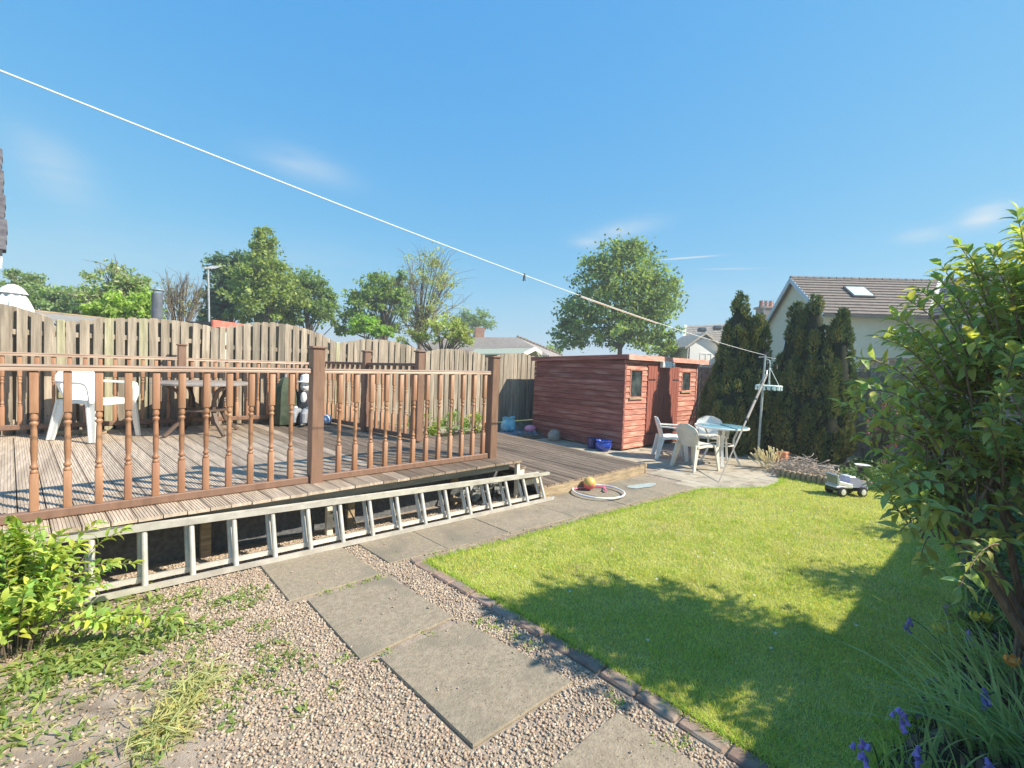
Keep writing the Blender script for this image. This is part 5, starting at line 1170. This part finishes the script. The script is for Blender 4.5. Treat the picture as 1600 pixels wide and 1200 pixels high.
def wall_window(parent, origin, t, w_, z0, z1, out_, frame=upvc_m, nmull=1):
    o_ = Vector(origin); t = t.normalized(); pts4 = [o_+Vector((0, 0, z0)), o_+t*w_+Vector((0, 0, z0)), o_+t*w_+Vector((0, 0, z1)), o_+Vector((0, 0, z1))]; mb = MB(); fwid = .07
    def seg_(a, b, up_): mb.prism([a, b, b+up_, a+up_], out_*-.02, out_*.05)
    seg_(pts4[0], pts4[1], Vector((0, 0, fwid))); seg_(pts4[3]-Vector((0, 0, fwid)), pts4[2]-Vector((0, 0, fwid)), Vector((0, 0, fwid)))
    for k in range(nmull+2):
        a = pts4[0]+t*(w_-fwid)*k/(nmull+1)+Vector((0, 0, fwid+.001)); b = a+t*fwid; mb.prism([a, b, b+Vector((0, 0, z1-z0-2*fwid-.002)), a+Vector((0, 0, z1-z0-2*fwid-.002))], out_*-.018, out_*.048)
    fr = part('window', mb, frame, parent, smooth=False); part('pane', MB().prism([pts4[0]+t*.02+Vector((0, 0, .02)), pts4[1]-t*.02+Vector((0, 0, .02)), pts4[2]-t*.02-Vector((0, 0, .02)), pts4[3]+t*.02-Vector((0, 0, .02))], out_*.002, out_*.012), glass_m, fr, smooth=False)
wall_window(ho, Wa+u_*.02-v_*2.6, v_, 1.5, ea-1.75, ea-.45, -u_)
wall_window(ho, B0-v_*2.4, -v_, .9, ea-1.9, ea-.75, -u_)
# -- slate roofed cottage with a chimney, between the conifers
co = thing('slate_cottage', 'old slate-roofed cottage with a brick chimney between the conifers', 'house', cw(14.5, 30, 0))
pe0, pe1 = far(1135, 545, 33), far(1216, 546, 33); pr0, pr1 = far(1130, 507, 36), far(1206, 509, 36)
tiled_plane(pe0, pe1, pr1, pr0, 12, slate_m, co, cols=22)
ev = (pe1-pe0); part('wall', MB().prism([W(pe0, 0), W(pe1, 0), W(pr1+(pr1-pe1), 0), W(pr0+(pr0-pe0), 0)], (0, 0, -.1), (0, 0, pe0.z-.05)), render_m, co, smooth=False)
bar('gutter', pe0-Vector((0, 0, .1)), pe1-Vector((0, 0, .1)), .15, .12, black_m, co)
bar('verge_tiles', pe1+Vector((0, 0, .05)), pr1+Vector((0, 0, .05)), .25, .08, mat('dark_verge', (.06, .06, .065), (.1, .1, .105), .8), co)
cc0 = far(1196, 509, 36.3); ct = far(1196, 489, 36.3)
chm = part('chimney', MB().cbox((cc0.x, cc0.y, (cc0.z+ct.z)/2-.2), (1.05, .8, ct.z-cc0.z+1.0), rot=Matrix.Rotation(R(-40), 3, 'Z'), bev=.02), mat('sooty_brick', (.16, .14, .13), (.25, .22, .20), .9, 12), co)
part('chimney_crown', MB().cbox((ct.x, ct.y, ct.z+.32), (1.2, .95, .14), rot=Matrix.Rotation(R(-40), 3, 'Z'), bev=.02), stone_m, chm)
for k in (-1, 0, 1):
    d_ = Matrix.Rotation(R(-40), 3, 'Z') @ Vector((.33*k, 0, 0)); part('chimney_pot', MB().lathe([(.13, 0), (.15, .1), (.12, .2), (.13, .42), (.1, .42), (.1, .3)], Vector((ct.x, ct.y, ct.z+.39))+d_, 12), terr_m, chm)
an = thing('television_aerial', 'thin television aerial on the cottage chimney', 'aerial', ct)
m0 = far(1194, 500, 35.6); m1_ = far(1194, 473, 35.6); part('mast', MB().tube([m0, m1_], .03, 6), steel_m, an); part('boom', MB().tube([far(1190, 474, 35.6), far(1209, 474, 35.6)], .025, 5), steel_m, an)
el_ = MB()
for k in range(6): p_ = far(1191+3.4*k, 474, 35.6); el_.tube([p_-Vector((0, 0, .3))+cw(.1, .1), p_+Vector((0, 0, .25))], .015, 4)
part('elements', el_, steel_m, an)
# -- white house with gable
wh = thing('white_house', 'white rendered house with a gabled bay and roof windows beyond the shed', 'house', cw(12, 34, 0))
E0, E1 = far(1066, 556, 40), far(1160, 548, 40); R0, R1 = far(1071, 509, 43), far(1160, 505, 43)
tiled_plane(E0, E1, R1, R0, 13, slate_m, wh, cols=18)
part('wall', MB().prism([W(E0, 0), W(E1, 0), W(E1+(R1-E1)*2, 0), W(E0+(R0-E0)*2, 0)], (0, 0, -.1), (0, 0, E0.z-.1)), whiter_m, wh, smooth=False)
part('gable_end', MB().prism([W(E0, E0.z-.1), W(R0, R0.z-.1), W(E0+(R0-E0)*2, E0.z-.1)], (0, 0, 0), (E1-E0).normalized()*.2), whiter_m, wh, smooth=False)
bar('verge', E0+Vector((0, 0, .06)), R0+Vector((0, 0, .06)), .2, .08, upvc_m, wh)
g0, g1, gp_ = far(1075, 541, 36.5), far(1124, 541, 38.0), far(1101, 523, 37.2); bkv = cw(0, 4.5)
part('bay_wall', MB().prism([W(g0, 0), W(g1, 0), W(g1, g1.z), gp_-Vector((0, 0, .15)), W(g0, g0.z)], (0, 0, 0), bkv), whiter_m, wh, smooth=False)
gx = (g1-g0).normalized()
part('bay_roof', MB().prism([g0-gx*.35-Vector((0, 0, .22)), gp_+Vector((0, 0, .02)), gp_+Vector((0, 0, .18)), g0-gx*.35-Vector((0, 0, .06))], cw(0, -.3), bkv), slate_m, wh, smooth=False)
part('bay_roof', MB().prism([g1+gx*.35-Vector((0, 0, .22)), gp_+Vector((0, 0, .02)), gp_+Vector((0, 0, .18)), g1+gx*.35-Vector((0, 0, .06))], cw(0, -.3), bkv), slate_m, wh, smooth=False)
wall_window(wh, W(g0.lerp(g1, .38), 0), W(g1-g0, 0), (g1-g0).length*.38, far(1100, 574, 36.5).z, far(1100, 551, 36.5).z, cw(.47, -.88), nmull=1)
for (ax_, ay_) in ((1090, 516), (1114, 513)):
    a_, b_, c2_, d_ = far(ax_, ay_+5, 41.3), far(ax_+11, ay_+5, 41.3), far(ax_+10, ay_, 41.7), far(ax_-1, ay_, 41.7); sw = part('roof_window', MB().prism([a_, b_, c2_, d_], cw(0, -.35, .2), cw(0, 0, .1)), black_m, wh, smooth=False)
    cc2 = (a_+b_+c2_+d_)/4; part('pane', MB().prism([p_.lerp(cc2, .2) for p_ in (a_, b_, c2_, d_)], cw(0, -.37, .22), cw(0, -.36, .21)), glass_m, sw, smooth=False)
bar('downpipe', W(far(1077, 545, 36.3), .0), far(1077, 543, 36.3), .09, .09, black_m, wh)
# -- bungalow behind the fence
bu = thing('bungalow', 'low bungalow with a long brown-grey hipped roof beyond the fence', 'bungalow', cw(-1, 45, 0))
e0, e1_, r0_b, r1_b = far(640, 551, 44), far(858, 556, 40), far(690, 526, 48), far(808, 527, 48)
tiled_plane(e0, e1_, r1_b, r0_b, 16, bung_m, bu)
e2_ = far(878, 556, 50); part('hip_end', MB().prism([e1_, e2_, r1_b], (0, 0, 0), (0, 0, -.1)), bung_m, bu, smooth=False)
hp = MB()
for k in range(14): p_ = r1_b.lerp(e2_, k/14); q_ = r1_b.lerp(e2_, (k+.9)/14); hp.tube([p_+Vector((0, 0, .08)), q_+Vector((0, 0, .08))], [.16, .12], 6)
part('hip_tiles', hp, tile_m, bu, kind='stuff')
part('wall', MB().prism([W(e0, 0)+cw(.8, .6), W(e1_, 0)+cw(-.6, .6), W(e2_, 0)+cw(-.6, -.3), W(r0_b, 0)+cw(0, 6)], (0, 0, -.1), (0, 0, min(e0.z, e1_.z)-.05)), mat('brown_brick', (.2, .11, .08), (.28, .16, .12), .9, 6), bu, smooth=False)
cb_ = far(749, 530, 48); part('chimney', MB().cbox((cb_.x, cb_.y, cb_.z+.25), (.95, .7, 1.9), rot=Matrix.Rotation(R(-35), 3, 'Z'), bev=.02), mat('red_brick_chimney', (.24, .13, .10), (.32, .18, .14), .9, 10), bu)
# -- small green felt roof shed
gs = thing('green_roofed_shed', 'neighbouring shed with a pale green felt roof just beyond the fence', 'shed', cw(0, 17, 0))
a0_, a1_, b0_, b1_ = far(735, 553, 17), far(818, 552, 17), far(742, 545, 18.6), far(836, 544, 18.6)
gm_ = mat('green_roof_felt', (.17, .20, .165), (.23, .26, .22), .9, 20)
part('roof_slope', MB().prism([a0_, a1_, b1_, b0_], (0, 0, -.05), (0, 0, 0)), gm_, gs, smooth=False)
part('roof_slope', MB().prism([b0_, b1_, b1_+(b1_-a1_)-Vector((0, 0, .9)), b0_+(b0_-a0_)-Vector((0, 0, .9))], (0, 0, -.05), (0, 0, 0)), gm_, gs, smooth=False)
part('wall', MB().prism([W(a0_, 0), W(a1_, 0), W(a1_+(b1_-a1_)*2, 0), W(a0_+(b0_-a0_)*2, 0)], (0, 0, -.1), (0, 0, a0_.z-.1)), fence_m, gs, smooth=False)
bar('barge_board', far(818, 554, 16.9), far(836, 545, 18.5), .05, .14, pale_m, gs); bar('barge_board', far(836, 545, 18.5), far(846, 552, 20), .05, .14, pale_m, gs)
# -- red edged flat roof outbuilding and white lean-to roof beyond the left fence
rr_b = thing('red_edged_outbuilding', 'flat-roofed outbuilding with a bright red roof edge beyond the fence', 'outbuilding', cw(-8, 14, 0))
r0p, r1p = far(332, 505, 16), far(470, 523, 21); rl_ = far(290, 503, 18)
bar('red_fascia', r0p, r1p, .06, .20, red_m, rr_b)
part('roof', MB().prism([r0p+Vector((0, 0, .02)), r1p+Vector((0, 0, .02)), r1p+cw(-4, 2, 0), rl_], (0, 0, -.06), (0, 0, .02)), mat('brown_felt', (.12, .09, .08), (.17, .13, .11), .9), rr_b, smooth=False)
part('wall', MB().prism([W(r0p, 0)+cw(-.1, .1), W(r1p, 0)+cw(-.1, .1), W(r1p, 0)+cw(-4, 2), W(rl_, 0)], (0, 0, -.1), (0, 0, min(r0p.z, rl_.z)-.14)), whiter_m, rr_b, smooth=False)
lt = thing('white_lean_to', 'white lean-to roof showing just above the left part of the fence', 'lean-to', cw(-11, 11, 0))
l0, l1, l2_, l3 = far(20, 492, 12), far(150, 505, 12), far(185, 501, 15), far(38, 485, 15)
part('roof_sheet', MB().prism([l0, l1, l2_, l3], (0, 0, -.04), (0, 0, 0)), mat('grey_roof_sheet', (.16, .155, .145), (.22, .21, .20), .95, 5), lt, smooth=False)
bar('ridge_board', l3+Vector((0, 0, .02)), l2_+Vector((0, 0, .02)), .05, .04, fascia_m, lt)
part('wall', MB().prism([W(l0, 0)+cw(.1, .1), W(l1, 0)+cw(-.1, .1), W(l2_, 0)+cw(-.1, -.1), W(l3, 0)+cw(.1, -.1)], (0, 0, -.1), (0, 0, min(l0.z, l1.z)-.1)), fence_m, lt, smooth=False)
# -- flue
fu = thing('stove_flue', 'dark grey metal stove flue with a cap rising behind the fence', 'flue', far(245, 500, 13))
f0, f1 = far(245, 510, 13), far(245, 458, 13)
part('pipe', MB().tube([W(f0, .5), W(f0, f1.z)], .105, 16), mat('dark_grey_flue', (.07, .08, .10), (.11, .12, .145), .4, 5), fu)
part('cap', MB().lathe([(.0, .10), (.15, .075), (.15, .06), (.0, .06)], W(f0, f1.z), 16), steel_m, fu)
for k in range(3):
    a = k*2.09; part('cap_strut', MB().tube([W(f0, f1.z-.02)+Vector((.1*math.cos(a), .1*math.sin(a), 0)), W(f0, f1.z+.07)+Vector((.11*math.cos(a), .11*math.sin(a), 0))], .008, 5), steel_m, fu)
# -- tall aerial mast
am = thing('aerial_mast', 'tall thin mast with a television aerial behind the fence, left of the big tree', 'aerial', W(far(326, 510, 18), 0))
a0m, a1m = far(327, 510, 18), far(325, 417, 18); part('mast', MB().tube([W(a0m, 0), a0m, a1m], .03, 8), steel_m, am)
part('boom', MB().tube([far(316, 418, 18), far(343, 417, 18)], .018, 5), steel_m, am); e_l = MB()
for k in range(9): p_ = far(324+2.2*k, 417.5, 18); e_l.tube([p_-Vector((0, 0, .07))-cw(.05, .12), p_+Vector((0, 0, .07))+cw(.05, .12)], .008, 4)
part('elements', e_l, steel_m, am)
# -- closed white parasol next door
up_ = thing('closed_parasol', 'closed white parasol next door, its top showing over the left end of the fence', 'parasol', W(far(20, 480, 11), 0))
uc = W(far(20, 480, 11), 0); zt = far(20, 444, 11).z
def skirt(prof, seg=18, name='canopy', ph=0):
    vs = []
    for r_, z in prof:
        for k in range(seg): a = 2*math.pi*k/seg+ph; q_ = r_*(1+.20*(1 if k % 2 else -1)*min(1, (zt-z)*3)); vs.append(uc+Vector((q_*math.cos(a), q_*math.sin(a), z)))
    part(name, MB().add(vs, [(i*seg+k, (i+1)*seg+k, (i+1)*seg+(k+1) % seg, i*seg+(k+1) % seg) for i in range(len(prof)-1) for k in range(seg)]), canvas_m, up_, ang=70)
skirt([(.015, zt), (.07, zt-.02), (.13, zt-.07), (.175, zt-.15)], name='top_valance'); skirt([(.10, zt-.10), (.16, zt-.22), (.21, zt-.38), (.22, zt-1.2)], ph=.1)
part('pole', MB().tube([uc, uc+Vector((0, 0, zt))], .025, 8), steel_m, up_)
# -- own house: roof verge at the left edge
ve = thing('tiled_house', 'edge of a dark tiled house roof with its gutter end at the far left', 'house', cw(-9.6, 8, 0))
vb = far(6, 392, 12.2); vt = far(-4, 226, 14.2)
tiled_plane(vb+cw(-7, 0), vb, vt, vt+cw(-7, 0), 12, tile_m, ve, th=.05)
vg = MB()
for k in range(13): p_ = vb.lerp(vt, k/13); q_ = vb.lerp(vt, (k+1.1)/13); vg.cbox((p_+q_)/2+cw(-.03, 0, .02-.015*(k % 2)), (.10+.03*(k % 3), .34, .10+.02*(k % 2)), rot=(q_-p_).to_track_quat('Y', 'Z').to_matrix(), bev=.01)
part('verge_tiles', vg, mat('dark_weathered_tile', (.045, .042, .05), (.10, .095, .105), .9, 9), ve)
part('wall', MB().prism([W(vb, 0)+cw(-1.1, .3), W(vb, 0)+cw(-7, .3), W(vt, 0)+cw(-7, 1), W(vt, 0)+cw(-1.1, 1)], (0, 0, -.1), (0, 0, vb.z-.1)), render_m, ve, smooth=False)
bar('gutter', vb+cw(-7, -.1, -.05), vb+cw(.02, -.1, -.05), .12, .10, black_m, ve); gb = far(3, 405, 12.2)
part('gutter_end', MB().tube([vb+cw(-.08, -.1, -.1), gb+cw(-.06, 0, .02), gb+cw(-.06, 0, -.16)], [.06, .055, .04], 10), upvc_m, ve)

# ================================================================== TREES
def tree(label, D_, lobes, n, col, leaf=.22, trunk_px=None, density=1.0, name='broadleaf_tree', limbw=.10, col2=None, twiggy=0, ragged=.42):
    """lobes: image-like directions (px, py, rx, ry) at distance D_, giving true 3-D ellipsoids"""
    cs = []; rs2 = []
    for l in lobes:
        px_, py_, rx_, ry_ = l[:4]; dd = D_+(l[4] if len(l) > 4 else 0); p_ = far(px_, py_, dd); dep_ = dd/math.sqrt(1+((px_-800)/F)**2); cs.append(np.array(p_)); rs2.append(np.array([rx_, rx_*1.0, ry_])*dep_/F)
    tb_ = far(trunk_px or lobes[0][0], 560, D_); base = W(tb_, 0); t = thing(name, label, 'tree', base); mb = MB(); topz = max(c_[2] for c_ in cs)
    mid = W(base, topz*.55); mb.tube([base, base.lerp(mid, .5)+Vector((.05, .03, 0)), mid, W(base, topz*.9)], [limbw*2.2, limbw*1.7, limbw*1.2, limbw*.4], 9)
    for c_, r_ in zip(cs, rs2):
        for k in range(4 if not twiggy else 10):
            e_ = Vector(c_)+Vector((random.gauss(0, .5)*r_[0], random.gauss(0, .5)*r_[1], random.uniform(-.3, .8)*r_[2])); s_ = base.lerp(mid, random.uniform(.55, 1)); mb.tube(tube_path(s_, e_, (0, 0, .12*(e_-s_).length*random.uniform(-.2, 1)), 5), [limbw*.8, limbw*.6, limbw*.45, limbw*.3, limbw*.18, limbw*.08], 6)
            if twiggy:
                for q in range(twiggy): e2_ = e_+Vector((random.gauss(0, .5)*r_[0], random.gauss(0, .5)*r_[1], random.uniform(0, .7)*r_[2])); mb.tube([e_.lerp(s_, random.uniform(0, .4)), e_.lerp(e2_, .5)+Vector((0, 0, .1)), e2_], [limbw*.16, limbw*.11, limbw*.05], 4, cap=False)
    part('trunk', mb, bark_m, t)
    wts = np.array([r_[0]*r_[2] for r_ in rs2]); wts = wts/wts.sum(); Cs = []; Cl = []
    for c_, r_, w_ in zip(cs, rs2, wts):
        k = int(n*w_); ncl = max(10, int(k/38)); d = rdir(ncl); d[:, 2] = np.where(d[:, 2] < -.5, -d[:, 2], d[:, 2]); cl = c_+d*r_*rng.uniform(.45, 1.0+ragged*.5, (ncl, 1))
        tone = rng.uniform(.72, 1.2, ncl); j = rng.integers(0, ncl, k); rad_ = min(r_[0], r_[2])*rng.uniform(.07, .24, ncl)
        P = cl[j]+rng.normal(0, 1, (k, 3))*rad_[j][:, None]*[1.15, 1.15, .75]; Cs.append(P); base_c = np.where((rng.uniform(size=(k, 1)) < .35) if col2 is not None else np.zeros((k, 1), bool), np.array(col2 if col2 is not None else col)[None], np.array(col)[None])
        Cl.append(np.clip(base_c*1.75*tone[j][:, None]*(1+rng.uniform(-.2, .2, (k, 1))), 0, 1))
    C = np.concatenate(Cs); cc_ = np.concatenate(Cl); k = len(C); V = quads(C, rdir(k)+[0, 0, -.2], rdir(k)+[0, 0, .8], leaf*rng.uniform(.6, 1.3, k), leaf*.62*rng.uniform(.6, 1.3, k))
    npobj('crown', V, 4, tree_m, t, np.repeat(cc_, 4, 0), kind='stuff'); return t
random.seed(9)
tree('big leafy tree with a broad crown standing behind the red shed', 34, [(975, 425, 50, 42), (930, 435, 32, 32), (1020, 455, 38, 36), (965, 480, 70, 42), (905, 500, 34, 30), (1010, 505, 44, 38), (960, 530, 85, 26), (975, 395, 26, 18), (890, 525, 22, 22), (1045, 450, 14, 16), (1030, 535, 28, 18)], 21000, (.135, .175, .060), .27, 968, col2=(.085, .135, .062))
tree('dark green tree on the left of the large group behind the fence', 40, [(352, 440, 24, 34), (345, 480, 24, 26), (375, 420, 20, 22), (330, 495, 20, 16), (382, 460, 26, 40)], 9000, (.06, .10, .052), .30, 360)
tree('tall bright green tree with a pointed top in the group behind the fence', 36, [(412, 385, 15, 24), (413, 402, 20, 24), (418, 430, 32, 28), (400, 455, 38, 34), (408, 490, 42, 22), (440, 460, 28, 30)], 11000, (.155, .19, .058), .26, 418, col2=(.11, .15, .055))
tree('rounded green tree on the right of the large group behind the fence', 38, [(465, 450, 30, 26), (495, 470, 26, 28), (470, 490, 42, 24), (505, 495, 18, 18), (440, 500, 30, 14)], 9500, (.11, .155, .055), .26, 480, col2=(.07, .11, .045))
tree('spreading green tree just left of the sparse tree', 40, [(590, 455, 34, 22), (568, 475, 30, 20), (612, 478, 30, 24), (555, 500, 26, 14), (585, 510, 26, 16), (628, 440, 14, 12), (540, 518, 16, 10)], 8500, (.105, .15, .058), .27, 600, col2=(.15, .21, .045), twiggy=1)
tree('tall sparse tree with a see-through yellowish crown beyond the fence', 42, [(665, 425, 40, 32), (650, 460, 34, 30), (690, 465, 32, 30), (665, 500, 34, 24), (640, 510, 26, 20)], 3600, (.21, .23, .095), .22, 655, limbw=.13, twiggy=5)
tree('low yellow-green tree in front of the bungalow roof', 28, [(700, 520, 34, 20), (650, 528, 22, 14), (720, 530, 20, 14)], 2600, (.19, .22, .075), .20, 690, twiggy=2)
tree('small bright green tree in front of the spreading tree', 30, [(572, 512, 22, 16), (592, 520, 18, 10)], 2600, (.14, .22, .045), .20, 575)
tree('distant round-topped tree behind the bungalow chimney', 75, [(742, 505, 28, 16), (720, 510, 20, 12)], 3000, (.11, .16, .055), .42, 740, limbw=.2)
tree('silvery willow-like tree behind the left end of the fence', 30, [(185, 445, 34, 28), (165, 470, 34, 24), (205, 465, 26, 28), (190, 490, 46, 20)], 5600, (.20, .22, .14), .19, 190, col2=(.15, .22, .06), twiggy=3)
tree('yellow-green shrub-like tree behind the fence, left of the flue', 22, [(200, 484, 36, 20), (232, 480, 14, 26), (165, 492, 30, 12)], 4200, (.17, .23, .055), .16, 205, limbw=.06)
tree('bare-branched tree with hardly any leaves, right of the flue', 30, [(282, 465, 24, 34), (265, 480, 20, 24), (300, 480, 20, 26)], 700, (.17, .17, .09), .12, 280, limbw=.075, twiggy=9, name='bare_tree')
tree('hazy green tree with a thin top above the closed parasol', 46, [(35, 445, 18, 20), (60, 465, 40, 20), (10, 462, 24, 18)], 4200, (.13, .175, .07), .26, 35, twiggy=1)
tree('low rounded tree between the parasol and the silvery tree', 44, [(100, 468, 40, 18), (125, 478, 34, 18), (70, 485, 46, 14)], 5200, (.12, .17, .065), .26, 105)
tree('distant yellow-green tree right of the bungalow', 60, [(835, 548, 22, 10), (860, 552, 18, 9), (820, 538, 10, 8)], 2000, (.15, .20, .06), .3, 840)
tree('small yellow-green tree between the big tree and the white house', 38, [(1046, 545, 12, 12), (1036, 552, 16, 10), (1056, 553, 6, 10)], 1500, (.16, .20, .055), .22, 1050)
# ---- faint summer haze between here and the far trees
hm = bpy.data.materials.new('haze'); hm.use_nodes = True; hn = hm.node_tree
for n_ in list(hn.nodes): hn.nodes.remove(n_)
ho_ = hn.nodes.new('ShaderNodeOutputMaterial'); pv = hn.nodes.new('ShaderNodeVolumePrincipled'); pv.inputs['Color'].default_value = (.9, .95, 1, 1); pv.inputs['Density'].default_value = .0024; pv.inputs['Anisotropy'].default_value = .2
hn.links.new(pv.outputs[0], ho_.inputs['Volume'])
hz = part('haze', MB().box(-750, 950, -750, 950, -1.1, 16), hm, smooth=False); hz['kind'] = 'stuff'
for ob in bpy.data.objects:
    if ob.parent is None and ob.type == 'MESH' and 'label' not in ob and ob.get('kind') is None: print('UNTAGGED', ob.name)
print('OBJECTS', len(bpy.data.objects), 'TRIS', sum(len(m.polygons) for m in bpy.data.meshes))
